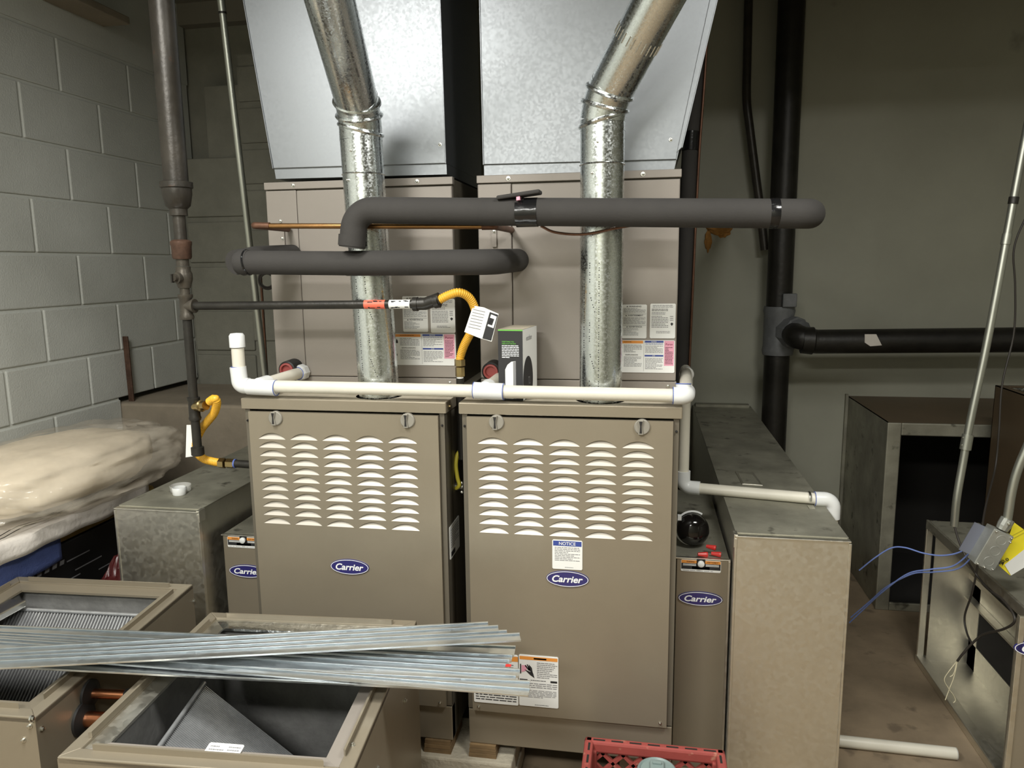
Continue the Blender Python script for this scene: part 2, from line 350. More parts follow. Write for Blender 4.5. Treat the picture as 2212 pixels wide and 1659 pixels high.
for i in range(-4, 3):
    a = zj[0]+i*d+.014; b = zj[0]+(i+1)*d-.014
    MB().box(xr+.004, -.46, BLY-.02, BLY+.06, a, b).build('block', 'backblock', wbl, bevel=.006)
struct(MB().box(PY(BLY+.1, 458, 200).x, xr+.01, BLY+.03, BLY+.13, zt, PY(BLY+.1, 470, 193).z).build('trim_1', 'backblock', bevel=.004), 'dark pier stub on the back ledge')
# concrete ledge under the blocks
zl = .862
struct(MB().box(LX, -.45, BLY+.06, BLY+.14, 2.526, CEIL).build('trim_3', 'ceilm'), 'dark lintel above the back left wall')
lg = MB().box(LX-.19, -.45, YE+.002, BLY-.03, 0, zl); struct(lg.build('trim_2', 'ledge', bevel=.012), 'brown concrete ledge running under the block wall')

# two ceiling lamps inferred from shadows and highlights, plus an added rear fill lamp
for (loc, size, _), nm in zip(LIGHTS, ('above the right side of the room', 'above the front coil cases', 'added behind the camera as fill light')):
    t = thing('ceiling_lamp', 'white flush ceiling lamp '+nm, 'lamp', (loc[0], loc[1], CEIL), 'ceiling lamps')
    MB().box(loc[0]-size[0]/2-.03, loc[0]+size[0]/2+.03, loc[1]-size[1]/2-.03, loc[1]+size[1]/2+.03, loc[2]+.02, CEIL).build('housing', 'lamp', t, bevel=.01)

# ================================================================ FURNACES
FZ, FH, FD = .14, .933, .75; FT = FZ+FH
LW, LH, LP, LR = .0765, .0170, .0895, .0232
def louver_mesh():
    mb = MB(); n = 14; top = []; bot = []; dp = .011
    for i in range(n+1):
        t = -1+2*i/n; x = t*LW/2; a = (1-t*t); z = LH*(a**.85 if a > 0 else 0)
        bot.append((x, 0, 0)); top.append((x, dp*(z/LH), z))
    back = [(x, y+.004, z) for x, y, z in top]
    mb.add(bot+top, [(i, i+1, n+2+i, n+1+i) for i in range(n)])
    return mb
LOUV = None
def furnace(x0, w_, lx0, lz0, knobs, badge_px, name_label):
    global LOUV
    x1 = x0+w_; t = thing('furnace', name_label, 'furnace', ((x0+x1)/2, 0, FZ), 'gas furnaces')
    zb = FZ+.1025      # seam between base panel and door
    cs = MB()
    cs.box(x0, x0+.002, .002, FD, FZ, FT-.02); cs.box(x1-.002, x1, .002, FD, FZ, FT-.02); cs.box(x0, x1, FD-.002, FD, FZ, FT-.02)
    cs.box(x0, x0+.013, -.001, .004, zb, FT-.02); cs.box(x1-.013, x1, -.001, .004, zb, FT-.02); cs.box(x0, x1, .06, .064, FZ, FT-.02)
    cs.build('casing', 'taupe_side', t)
    # base panel
    MB().box(x0, x1, -.001, .03, FZ, zb-.004).build('base_panel', 'taupe', t, bevel=.002)
    # top panel with flue hole
    cx, cy = ((x0+x1)/2+.075, .075); hx = .062
    tp = MB(); oy0, oy1 = -.008, FD; X0, X1 = x0-.006, x1+.006; N_ = 40
    ring = [V((cx+hx*math.cos(2*pi*i/N_), cy+hx*math.sin(2*pi*i/N_), FT)) for i in range(N_)]
    def sq(a):
        c_, s_ = math.cos(a), math.sin(a); k = min((X1-cx)/c_ if c_ > 1e-9 else 9, (X0-cx)/c_ if c_ < -1e-9 else 9, (oy1-cy)/s_ if s_ > 1e-9 else 9, (oy0-cy)/s_ if s_ < -1e-9 else 9)
        return V((cx+c_*k, cy+s_*k, FT))
    angs = sorted([2*pi*i/N_ for i in range(N_)])
    out = [sq(a) for a in angs]; tp.add(ring+out, [(i, (i+1) % N_, N_+(i+1) % N_, N_+i)[::-1] for i in range(N_)])
    for X_, Y_ in ((X0, oy0), (X1, oy0), (X0, oy1), (X1, oy1)):
        aa = math.atan2(Y_-cy, X_-cx) % (2*pi); i = int(aa/(2*pi)*N_) % N_; tp.add([out[i], V((X_, Y_, FT)), out[(i+1) % N_]], [(0, 1, 2)])
    tpo = tp.build('top_panel', 'dustytop', t)
    lp = MB(); lp.box(X0, X1, oy0-.001, oy0+.002, FT-.028, FT); lp.box(X0-.001, X0+.002, oy0, oy1, FT-.028, FT-.0005); lp.box(X1-.002, X1+.001, oy0, oy1, FT-.028, FT-.0005)
    lp.build('top_rim', 'taupe', t, bevel=.002)
    MB().cyl((cx, cy, FT-.03), (cx, cy, FT-.028), .075, 32).build('flue_collar', 'darkin', t)
    # door with louver holes
    dx0, dx1, dz0, dz1 = x0+.014, x1-.014, zb, FT-.034; yd = -.012
    d_ = MB(); gx0 = lx0-LP/2; gx1 = lx0+4.5*LP; gz1 = lz0+LR-.004; gz0 = gz1-11*LR
    d_.quad((dx0, yd, dz0), (dx1, yd, dz0), (dx1, yd, gz0), (dx0, yd, gz0)); d_.quad((dx0, yd, gz1), (dx1, yd, gz1), (dx1, yd, dz1), (dx0, yd, dz1))
    d_.quad((dx0, yd, gz0), (gx0, yd, gz0), (gx0, yd, gz1), (dx0, yd, gz1)); d_.quad((gx1, yd, gz0), (dx1, yd, gz0), (dx1, yd, gz1), (gx1, yd, gz1))
    n = 14
    for c in range(5):
        for r in range(11):
            bx = lx0+c*LP; bz = lz0-r*LR; cz1 = gz1-r*LR; cz0 = cz1-LR; ca, cb = bx-LP/2, bx+LP/2; hw = LW/2
            d_.quad((ca, yd, cz0), (bx-hw, yd, cz0), (bx-hw, yd, cz1), (ca, yd, cz1)); d_.quad((bx+hw, yd, cz0), (cb, yd, cz0), (cb, yd, cz1), (bx+hw, yd, cz1))
            d_.quad((bx-hw, yd, cz0), (bx+hw, yd, cz0), (bx+hw, yd, bz), (bx-hw, yd, bz))
            pr = None
            for i in range(n+1):
                u = -1+2*i/n; a = 1-u*u; x = bx+u*hw; z = bz+LH*(a**.85 if a > 0 else 0)
                if pr:
                    d_.quad((pr[0], yd, pr[1]), (x, yd, z), (x, yd, cz1), (pr[0], yd, cz1))
                    d_.quad((pr[0], yd, pr[1]), (pr[0], yd+.012, pr[1]), (x, yd+.012, z), (x, yd, z))
                pr = (x, z)
    e = .012
    for q in (((dx0, yd, dz0), (dx0, yd, dz1), (dx0, yd+e, dz1), (dx0, yd+e, dz0)), ((dx1, yd, dz1), (dx1, yd, dz0), (dx1, yd+e, dz0), (dx1, yd+e, dz1)),
              ((dx0, yd, dz1), (dx1, yd, dz1), (dx1, yd+e, dz1), (dx0, yd+e, dz1)), ((dx1, yd, dz0), (dx0, yd, dz0), (dx0, yd+e, dz0), (dx1, yd+e, dz0))): d_.quad(*q)
    door = d_.build('door', 'taupe', t)
    for c in range(5):
        for r in range(11):
            p = (lx0+c*LP, yd, lz0-r*LR)
            if LOUV is None: LOUV = louver_mesh().build('louver', 'louver_lit', door, smooth=50); LOUV.location = p; o = LOUV
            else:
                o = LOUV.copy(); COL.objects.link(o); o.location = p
            o.parent = door; o.matrix_parent_inverse = wm(door).inverted()
    for p in knobs:
        p = V((p.x, yd, p.z))
        kb = MB().lathe(p, (0, -1, 0), [(-.004, .019), (.004, .019), (.006, .017)], 32).build('knob', 'knob', door, smooth=40)
        g = MB(); prof = [(-.0065, .018), (.0065, .018), (.0035, .004), (.003, 0), (.0065, -.018), (-.0065, -.018), (-.003, 0), (-.0035, .004)]
        g.prism([p+V((a-.003, -.005, b)) for a, b in prof], (0, -.006, 0)).build('grip', 'knob', kb, bevel=.0015)
        s_ = MB(); pr2 = [(-.004, .015), (.004, .015), (.0018, .003), (.003, -.014), (-.003, -.014), (-.0018, .003)]
        s_.prism([p+V((a-.003, -.0105, b)) for a, b in pr2], (0, -.001, 0)).build('slot', 'knobdark', kb)
    badge(door, V((badge_px.x, yd, badge_px.z)), (1, 0, 0), (0, 0, 1), .108, .043)
    for xx in (x0+.006, x1-.006): screw(t, (xx, -.002, FT-.06), (0, -1, 0), .003, 'knobdark')
    for xx in (x0+.03, x1-.03): screw(door, (xx, yd, zb+.012), (0, -1, 0), .004)
    return t, door
fl, doorL = furnace(-.590, .544, -.513, .966, [PY(-.012, 596, 903), PY(-.012, 881, 908)], PY(-.012, 756, 1224), 'taupe gas furnace on the left, behind the galvanized strips, no notice sticker')
fr, doorR = furnace(0.0, .533, .0795, .971, [PY(-.012, 1073, 912), PY(-.012, 1387, 922)], PY(-.012, 1226, 1250), 'taupe gas furnace on the right with a blue notice sticker on its louvered door')
UX, UZ = V((1, 0, 0)), V((0, 0, 1))
def pstick(parent, name, y, x0, y0, x1, y1, items, lab=None):   # sticker on a plane Y=y between pixel corners
    a, b = PY(y, x0, y1), PY(y, x1, y0)
    c = PY(y, x0, y0); wd_ = PY(y, x1, (y0+y1)/2).x-PY(y, x0, (y0+y1)/2).x; ht = PY(y, (x0+x1)/2, y0).z-PY(y, (x0+x1)/2, y1).z
    ce = PY(y, (x0+x1)/2, (y0+y1)/2); return sticker(parent, name, (ce.x-wd_/2, y, ce.z-ht/2), UX, UZ, wd_, ht, items, lab)
pstick(doorR, 'notice_label', -.0135, 1193, 1167, 1258, 1230, [('r', 'blue', .03, .80, .97, .97), ('t', 'white', 'NOTICE', .5, .885, .55, .11), ('l', 'grey', .08, .28, .92, .77, 9), ('l', 'grey', .42, .05, .7, .09, 1)], 'white notice label with a blue heading')
pstick(doorR, 'warning_label', -.0135, 1023, 1412, 1119, 1520, [('r', 'orange', 0, .87, 1, .97), ('l', 'grey', .05, .48, .9, .82, 7), ('r', 'ink', 0, .655, 1, .66), ('r', 'ink', 0, .33, 1, .335), ('l', 'ink', .04, .05, .96, .24, 4)], 'white warning label with an orange heading, half behind the strips')
pstick(doorR, 'warning_label', -.0135, 1121, 1417, 1206, 1527, [('r', 'orange', .02, .91, .98, .975), ('r', 'ink', .38, .925, .7, .955), ('r', 'ink', .03, .63, .06, .82), ('p', 'pink', [(.07, .66), (.2, .70), (.2, .80), (.07, .8)]),
    ('p', 'ink', [(.14, .72), (.28, .62), (.40, .56), (.36, .66)]), ('p', 'ink', [(.24, .72), (.36, .64), (.33, .76), (.26, .82)]), ('p', 'ink', [(.2, .82), (.23, .82), (.29, .72), (.26, .70)]), ('p', 'ink', [(.15, .79), (.17, .81), (.27, .72), (.25, .70)]),
    ('l', 'grey', .46, .56, .97, .88, 9), ('r', 'ink', .02, .49, .22, .53), ('r', 'ink', .8, .49, .97, .53), ('l', 'ink', .3, .5, .7, .53, 1), ('l', 'grey', .03, .36, .97, .47, 3), ('l', 'grey', .03, .17, .95, .33, 6), ('l', 'grey', .4, .02, .75, .05, 1)], 'white warning label with a hand pictogram')
# data plate on right side of left furnace and wire connector
sp = PX(-.046, 972, 1210); se = PX(-.046, 985, 1120)
sticker(fl, 'rating_plate', (-.045, sp.y, sp.z), (0, 1, 0), (0, 0, 1), max(.1, se.y-sp.y), se.z-sp.z, [('l', 'grey', .1, .3, .9, .9, 8), ('r', 'ink', .1, .05, .5, .2)])
screw(fl, (-.040, .02, FT-.014), (1, 0, 0), .004, 'brass')

# stand: concrete blocks and wood shims under the furnaces
tag(MB().box(-.16, .12, -.03, .16, .052, .105).build('concrete_block', 'cblock', bevel=.006), 'rough upper concrete paver under the gap between the furnaces', 'concrete block', 'blocks under the furnaces')
tag(MB().box(-.165, .125, -.05, .16, 0, .052).build('concrete_block', 'cblock', bevel=.006), 'rough lower concrete paver on the floor between the furnaces', 'concrete block', 'blocks under the furnaces')
for xa, xb, lab in ((-.125, -.05, 'stacked wood shims under the left furnace corner'), (.0, .075, 'stacked wood shims under the right furnace corner')):
    t = thing('wood_shim', lab, 'shim', ((xa+xb)/2, 0, .105), 'furnace shims')
    for i in range(3): MB().box(xa+i*.001, xb-i*.001, -.012+.002*i, .12, .105+i*.0117, .105+(i+1)*.0117-.001).build('slat', 'wood', t)
for i, (xa, ya, lab) in enumerate(((.35, .55, 'concrete paver under the rear right of the right furnace'), (.40, .05, 'concrete paver hidden under the right furnace front'), (-.56, .05, 'concrete paver under the left furnace outer corner'), (-.45, .55, 'concrete paver under the rear of the left furnace'))):
    tag(MB().box(xa, xa+.12, ya, ya+.15, 0, .14).build('concrete_block', 'cblock', bevel=.006), lab, 'concrete block', 'blocks under the furnaces')

# ================================================================ COIL CASES ON TOP
CY = .225; CZ1 = FT+.575
def coil_case(x0, w_, seam_px, lab):
    x1 = x0+w_; t = thing('coil_case', lab, 'coil case', ((x0+x1)/2, CY, FT), 'evaporator coil cases on the furnaces')
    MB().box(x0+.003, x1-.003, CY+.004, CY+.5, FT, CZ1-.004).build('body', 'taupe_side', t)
    xs = PY(CY, *seam_px).x; zl = FT+.028
    MB().box(x0, xs-.0015, CY-.004, CY+.012, zl, CZ1-.022).build('side_panel', 'coilpaint', t, bevel=.003)
    MB().box(xs+.0005, x1-.002, CY-.007, CY+.012, zl, CZ1-.024).build('front_panel', 'coilpaint', t, bevel=.003)
    MB().box(x0-.001, x1+.001, CY-.009, CY+.012, CZ1-.020, CZ1).build('top_rail', 'coilpaint', t, bevel=.0015)
    MB().box(x0, x1, CY-.003, CY+.012, FT+.001, zl-.002).build('bottom_rail', 'coilpaint', t, bevel=.0015)
    for f in (.16, .82): screw(t, (x0+w_*f, CY-.009, CZ1-.010), (0, -1, 0), .006)
    for f in (.12, .60, .96): screw(t, (x0+w_*f, CY-.003, FT+.014), (0, -1, 0), .005)
    return t
ccl = coil_case(-.611, .544, (652, 600), 'warm grey coil case on top of the left furnace')
ccr = coil_case(.001, .533, (1108, 600), 'warm grey coil case on top of the right furnace')
W1 = [('t', 'ink', 'WARNING', .52, .945, .5, .045), ('l', 'grey', .05, .76, .95, .90, 6), ('r', 'ink', .03, .72, .97, .726), ('t', 'ink', 'AVERTISSEMENT', .54, .68, .62, .045), ('l', 'grey', .05, .42, .95, .63, 8), ('r', 'ink', .03, .385, .97, .391), ('t', 'ink', 'ADVERTENCIA', .54, .345, .55, .045), ('l', 'grey', .05, .08, .66, .30, 7), ('p', 'ink', [(.17, .925), (.23, .925), (.20, .968), (.20, .968)]), ('p', 'ink', [(.13, .66), (.19, .66), (.16, .70), (.16, .70)]), ('p', 'ink', [(.17, .325), (.23, .325), (.20, .365), (.20, .365)])]
W2 = [('l', 'grey', .1, .88, .9, .97, 3), ('l', 'ink', .06, .78, .7, .86, 2), ('l', 'grey', .06, .68, .6, .76, 2), ('l', 'grey', .06, .30, .72, .66, 8), ('l', 'grey', .78, .50, .92, .66, 3), ('l', 'grey', .25, .14, .8, .22, 2), ('p', 'ink', [(.80, .42), (.86, .36), (.92, .42), (.86, .46)])]
W3 = [('r', 'orange', .0, .90, .44, .985), ('l', 'ink', .1, .93, .34, .965, 1), ('l', 'grey', .10, .62, .42, .87, 6), ('t', 'ink', 'EXPLOSION', .24, .55, .22, .035), ('l', 'grey', .10, .18, .42, .50, 8), ('p', 'ink', [(.03, .70), (.07, .70), (.065, .78), (.045, .84)]), ('p', 'ink', [(.025, .3), (.055, .3), (.05, .36), (.03, .36)]),
      ('r', 'ink', .455, .04, .458, .98), ('r', 'blue', .47, .925, .80, .985), ('t', 'white', 'NOTICE', .63, .955, .09, .035), ('l', 'blue', .48, .86, .79, .91, 2), ('l', 'grey', .48, .60, .79, .84, 6), ('r', 'blue', .47, .50, .80, .55), ('t', 'white', 'AVIS', .63, .525, .05, .03), ('l', 'grey', .48, .10, .79, .46, 9), ('r', 'pink', .815, .22, .985, .985), ('t', 'maroon', 'Puron', .9, .88, .12, .06), ('l', 'maroon', .83, .26, .97, .80, 12)]
pstick(ccr, 'warning_label', CY-.0085, 1344, 658, 1397, 731, W1); pstick(ccr, 'rating_label', CY-.0085, 1404, 656, 1459, 731, W2); pstick(ccr, 'notice_label', CY-.0085, 1335, 735, 1457, 805, W3, 'white label with orange, blue and pink panels')
pstick(ccl, 'warning_label', CY-.0085, 870, 640, 924, 717, W1); pstick(ccl, 'rating_label', CY-.0085, 930, 646, 983, 719, W2); pstick(ccl, 'notice_label', CY-.0085, 851, 721, 984, 789, W3, 'white label with orange, blue and pink panels')
# ports: black collars with red caps
def port(t, px, nm='port_cap', cap=True, r=.019):
    p = PY(CY-.004, *px); MB().lathe(p, (0, -1, 0), [(-.01, r+.008), (.05, r+.006), (.052, r+.002), (.03, r)], 24).build('port_sleeve', 'black', t, smooth=40)
    q = p+V((0, -.052, 0)); MB().lathe(q, (0, -1, 0), [(-.012, r+.001), (.003, r+.001), (.004, r-.004), (-.004, r-.006), (-.004, .0)], 24).build(nm, 'redcap', t, smooth=40)
port(ccl, (637, 794)); port(ccr, (1068, 797))
# hanger straps that hold the copper line to the cases
for t, px in ((ccl, (612, 520)), (ccr, (1068, 505))):
    p = PY(CY-.006, *px); MB().box(p.x-.006, p.x+.006, CY-.010, CY-.004, p.z-.035, p.z+.035).build('hanger_strap', 'coilpaint', t)
    screw(t, (p.x, CY-.010, p.z+.006), (0, -1, 0), .005); screw(t, (p.x-.006, CY-.005, p.z+.055), (0, -1, 0), .005)
    MB().lathe((p.x, CY-.006, p.z+.038), (0, -1, 0), [(0, .011), (.004, .011), (.006, .007)], 16).build('grommet', 'black', t, smooth=40)

# ================================================================ PLENUMS
def plenum(name_label, bl, br, tl, tr, flange):
    t = thing('supply_plenum', name_label, 'duct', (bl+br)/2, 'galvanized supply plenums')
    dpt = V((0, .46, 0))
    def ext(a, b): return a+(b-a)*((CEIL-a.z)/(b.z-a.z))
    TL, TR = ext(bl, tl), ext(br, tr)
    e = V((0, 0, .028))
    b1, b2 = bl+(TL-bl)*(.028/(TL.z-bl.z)), br+(TR-br)*(.028/(TR.z-br.z))
    MB().hexa([b1, b2, b2+dpt, b1+dpt], [TL, TR, TR+dpt, TL+dpt]).build('duct_body', 'galv', t, bevel=.002)
    MB().hexa([bl+V((0, .006, 0)), br+V((0, .006, 0)), br+dpt, bl+dpt], [b1+V((0, .006, 0)), b2+V((0, .006, 0)), b2+dpt, b1+dpt]).build('collar', 'galv', t)
    for a, b in ((b1, TL), (b2, TR)): MB().sweep([a+V((0, -.001, 0)), b+V((0, -.001, 0))], .0018, 6).build('corner_seam', 'galv', t)
    if flange:
        n1 = br+V((.006, -.004, .045)); n2 = TR+V((.0, -.004, 0)); w1, w2 = V((.012, 0, .012)), V((.030, 0, 0))
        MB().hexa([n1, n1+w1, n1+w1+V((0, .02, 0)), n1+V((0, .02, 0))], [n2, n2+w2, n2+w2+V((0, .02, 0)), n2+V((0, .02, 0))]).build('side_flange', 'galv', t, bevel=.001)
        MB().hexa([n1+w1, n1+w1+V((.002, 0, 0)), n1+w1+V((.002, .40, 0)), n1+w1+V((0, .40, 0))], [n2+w2, n2+w2+V((.002, 0, 0)), n2+w2+V((.002, .40, 0)), n2+w2+V((0, .40, 0))]).build('flared_side', 'galv', t)
    if flange:
        MB().box(TR.x+.02, 3.05, .02, .66, 2.32, CEIL-.03).build('trunk_duct', 'galv', t, bevel=.003)
    for f, g in ((.97, .06),):
        p = b1.lerp(b2, f); screw(t, (p.x, p.y, p.z+.05), (0, -1, 0), .005)
    return t
PYp = .25
plenum('tall galvanized plenum above the left coil case, slanting outward to the left', PY(PYp, 594, 386), PY(PYp, 964, 376), PY(PYp, 526, 0), PY(PYp, 951, 0), False)
plenum('tall galvanized plenum above the right coil case with a flared right flange', PY(PYp, 1045, 379), PY(PYp, 1456, 369), PY(PYp, 1036, 0), PY(PYp, 1535, 0), True)

# ================================================================ VENT PIPES
def vent(lab, cx, elbow_zs, top_px, topY, rings, right):
    R_ = .053; cy = .075; t = thing('vent_pipe', lab, 'vent pipe', (cx, cy, FT), 'galvanized flue vent pipes')
    z_a, z_b = elbow_zs
    A = V((cx, cy, FT-.03)); lean = 0 if right else -.022; B = V((cx+lean, cy, z_a)); topc = PY(topY, *top_px)
    Cc = V((cx+lean, cy, z_b)); dirn = (topc-Cc).normalized()
    # vertical pipe with seam crimp
    MB().sweep([A, B], R_, 40).build('pipe', 'galvpipe', t, smooth=40)
    for z in rings:
        MB().torus((cx+lean*(z-FT)/(z_a-FT), cy, z), (0, 0, 1), R_, .0022, 40, 6).build('bead', 'galvpipe', t, smooth=40)
    # elbow of three gores
    k1 = (V((0, 0, 1))*.66+dirn*.34).normalized(); k2 = (V((0, 0, 1))*.33+dirn*.67).normalized(); s_ = (z_b-z_a)*.75
    p = [B, B+V((0, 0, 1))*s_*.55, B+V((0, 0, 1))*s_*.55+k1*s_*.7]; p.append(p[2]+k2*s_*.7); p.append(p[3]+dirn*s_*.35)
    for a, b in zip(p, p[1:]): 
        MB().sweep([a, b], [R_*1.012, R_*1.012], 40).build('elbow_gore', 'galvpipe', t, smooth=40)
    for q, tilt in ((p[1], V((.30 if not right else -.26, -.1, 1))), (p[2], (k1+k2)+V((0, .15, 0))), (p[3], k2+dirn+V((-.1 if right else .2, .2, .35)))):
        MB().torus(q, tilt, R_*1.03, .0054, 44, 8).build('gore_bead', 'galvpipe', t, smooth=40)
    L_ = 3; end = p[4]+dirn*((CEIL-p[4].z)/dirn.z)
    MB().sweep([p[4]-dirn*.01, end], [R_, R_], 40).build('upper_pipe', 'galvpipe', t, smooth=40)
    if right:
        q = p[4]+dirn*.235; MB().torus(q, dirn+V((-.25, 0, .1)), R_*1.03, .0054, 44, 8).build('gore_bead', 'galvpipe', t, smooth=40)
        c = p[4]+dirn*.12
        cr = MB(); a = dirn.cross(V((0, 1, 0))).normalized(); b = dirn.cross(a)
        for i in range(26):
            an = 2*pi*i/26; d = a*math.cos(an)+b*math.sin(an); cr.sweep([c+d*R_-dirn*.012, c+d*R_+dirn*.012], .0013, 6)
        cr.build('crimp', 'galvpipe', t)
    for z, an in ((z_a-.03, -.15), (z_a-.10, -.4), (z_a+.02, .25)):
        screw(t, (cx+lean+R_*math.sin(an), cy-R_*math.cos(an), z), (math.sin(an), -math.cos(an), 0), .0035)
    # dotted factory print
    dm = MB(); zt_ = FT+.46 if not right else FT+.34
    for k in range(78):
        z = zt_-.0055*k
        for j, an in enumerate((-.85, -.50, -.05) if right else (-.45, .05)):
            if (k*7+j*3) % 11 < 3: continue
            if j == 1 and k % 13 > 8: continue
            an2 = an+((k % 13)/13*.42 if (k % 26) > 13 and j == 1 else 0)
            n_ = V((math.sin(an2), -math.cos(an2), 0)); q = V((cx+lean*(z-FT)/(z_a-FT), cy, z))+n_*(R_+.0004); s = V((0, 0, 1)).cross(n_)*.0011; u = V((0, 0, .0013))
            dm.quad(q-s-u, q+s-u, q+s+u, q-s+u)
    dm.build('dotted_print', 'ink', t)
    return t
vl = vent('spangled galvanized vent pipe rising from the left furnace, bending left', -.243, (PY(.075, 780, 305).z, PY(.075, 780, 245).z), (713, 0), -.20, [PY(.022, 785, 372).z], False)
vr = vent('spangled galvanized vent pipe rising from the right furnace, bending right', .3415, (PY(.075, 1308, 285).z, PY(.075, 1308, 225).z), (1421, 0), -.06, [PY(.022, 1306, 350).z], True)

# ================================================================ INSULATED LINES
t = thing('insulated_line', 'long black foam insulated pipe with an elbow crossing both vent pipes', 'insulated pipe', PY(-.02, 765, 545))
pts = [PY(-.02, 764, 524), PY(-.02, 764, 452), PY(-.02, 800, 452), PY(-.02, 1040, 456)]
y0 = -.035
P0 = PY(y0, 760, 535); P1 = PY(y0, 768, 454); P2 = PY(y0, 1041, 457); P3 = PY(y0, 1757, 462); P4 = PY(BWY, 1572, 464)
R1 = .0315
MB().sweep(fillet([P0, P1, P2], .075, 14), R1, 28).build('foam_tube', 'foam', t, smooth=50)
MB().sweep(fillet([P2+V((-.002, 0, 0)), P3, P4], .04, 12), R1*1.02, 28).build('foam_tube', 'foam', t, smooth=50)
mid = PY(y0, 1138, 459); MB().sweep([mid-V((.024, 0, 0)), mid+V((.026, 0, 0))], R1*1.06, 28).build('tape_wrap', 'tape', t, smooth=50)
mid2 = PY(y0, 1672, 461); MB().sweep([mid2-V((.010, 0, 0)), mid2-V((.003, 0, 0)), mid2+V((.003, 0, 0)), mid2+V((.010, 0, 0))], [R1*1.03, R1*1.06, R1*1.06, R1*1.03], 28).build('tape_wrap', 'tape', t, smooth=50)
e0 = PY(y0, 760, 535); MB().sweep([e0+V((0, 0, .004)), e0+V((.003, 0, .030))], R1*1.05, 28).build('foam_collar', 'foam', t, smooth=50)
e1 = PY(y0-.02, 1120, 425); MB().obox(e1+V((-.05, -.012, -.006)), (.10, 0, .012), (0, .05, 0), (0, 0, .009)).build('foam_flap', 'foam', t, bevel=.003)
p = PY(y0-.034, 1119, 427); MB().obox(p+V((-.004, 0, -.006)), (.008, 0, .001), (0, .03, 0), (0, 0, .008)).build('pink_tag', 'pink', t)
# lower header
t = thing('insulated_header', 'shorter black foam insulated pipe below, joining the two coil cases', 'insulated pipe', PY(-.012, 760, 568))
yh = -.012; A = PY(yh, 522, 567); B = PY(yh, 750, 569); C_ = PY(yh, 1066, 566); R2 = .0298
MB().sweep([A, B], R2, 28).build('foam_tube', 'foam', t, smooth=50)
MB().sweep(fillet([B+V((-.002, 0, 0)), C_, V((C_.x+.02, CY-.004, C_.z+.005))], .05, 12), R2*1.03, 28).build('foam_tube', 'foam', t, smooth=50)
MB().sweep([A+V((-.012, .0, 0)), A+V((.004, .0, 0)), A+V((.022, 0, 0))], [R2*.9, R2*1.12, R2*1.02], 28).build('foam_joint', 'foam', t, smooth=60)
MB().sweep([A+V((-.01, -.01, 0)), A+V((.0, .08, .012)), A+V((.03, CY-.01-yh, .02))], [R2*1.05, R2*1.05, R2], 28).build('foam_tube', 'foam', t, smooth=60)
MB().torus(A+V((.018, 0, 0)), (1, 0, .1), R2*1.02, .003, 28, 6).build('tape_wrap', 'tape', t, smooth=50)
# copper liquid line
t = thing('copper_line', 'thin tarnished copper pipe running behind the black foam elbow', 'copper pipe', PY(.008, 540, 488))
a, b = PY(.008, 575, 488), PY(.008, 1050, 489); a0 = PY(.008, 543, 487)
MB().sweep([a, b], .0068, 16).build('pipe', 'copper', t, smooth=50)
MB().sweep(fillet([a+V((.01, 0, 0)), a0+V((.004, 0, 0)), a0+V((0, .20, 0))], .012), .0085, 16).build('elbow', 'copperend', t, smooth=50)
MB().sweep(fillet([b+V((-.01, 0, 0)), b+V((.02, 0, 0)), b+V((.025, .21, 0))], .015), .0085, 16).build('elbow', 'copperend', t, smooth=50)
tag(MB().sweep(spline([PY(-.0, 1168, 488), PY(.01, 1200, 502), PY(.01, 1260, 506), PY(.0, 1330, 493), PY(-.0, 1370, 486)]), .0032, 10).build('sensor_wire', 'copperend', smooth=50), 'thin brown wire sagging under the black foam pipe', 'wire')

# ================================================================ PVC DRAIN
t = thing('condensate_drain', 'cream pvc condensate drain line running across both furnace tops and down to the right duct', 'drain pipe', PY(.0, 515, 840))
RP = .0162; RF = .0208; yd0 = -.006
a = PY(yd0, 519, 833); b = PY(yd0, 1480, 855)
def fit(p, q, nm='coupling', r=RF): return MB().sweep([p, q], r, 24).build(nm, 'pvcfit', t, smooth=50, bevel=.001)
MB().sweep([a, b], RP, 24).build('pipe', 'pvc', t, smooth=50)
ring = lambda p, d_, r=RF*.97: MB().torus(p, d_, r, .0012, 28, 6).build('cement_ring', 'bluecem', t, smooth=50)
# left end
up = PY(yd0, 512, 735)
MB().sweep(fillet([a+V((.026, 0, 0)), a, a+V((-.003, 0, .05))], .018), RF, 24).build('elbow', 'pvcfit', t, smooth=50)
MB().sweep([a, V((up.x, yd0, up.z-.02))], RP, 24).build('riser', 'pvc', t, smooth=50)
MB().lathe((up.x, yd0, up.z-.018), (0, 0, 1), [(0, RF*.95), (.03, RF*.95), (.036, RF*.75), (.0375, .0)], 24).build('cap', 'pvcfit', t, smooth=50)
ring(a+V((-.003, 0, .05)), (0, 0, 1), RP*1.02)
c0, c1 = PY(yd0, 535, 835), PY(yd0, 597, 838); fit(c0, c1, 'tee'); ring(c1, (1, 0, 0))
c0, c1 = PY(yd0, 1024, 843), PY(yd0, 1088, 846); fit(c0, c1, 'tee'); ring(c0, (1, 0, 0)); ring(c1, (1, 0, 0))
# branches back to the cases
for px, cpx in (((560, 833), (655, 803)), ((1048, 842), (1085, 812))):
    p, q = PY(yd0, *px), PY(CY-.01, *cpx); d_ = (q-p).normalized()
    MB().sweep([p, q], RP, 24).build('branch', 'pvc', t, smooth=50)
    MB().sweep([p, p+d_*.04], RF, 24).build('branch_socket', 'pvcfit', t, smooth=50)
    MB().lathe(q-d_*.03, d_, [(0, RF*1.0), (.008, RF*1.12), (.03, RF*1.12), (.032, RF*.8)], 8).build('adapter', 'pvcfit', t); ring(q-d_*.03, d_, RP*1.1)
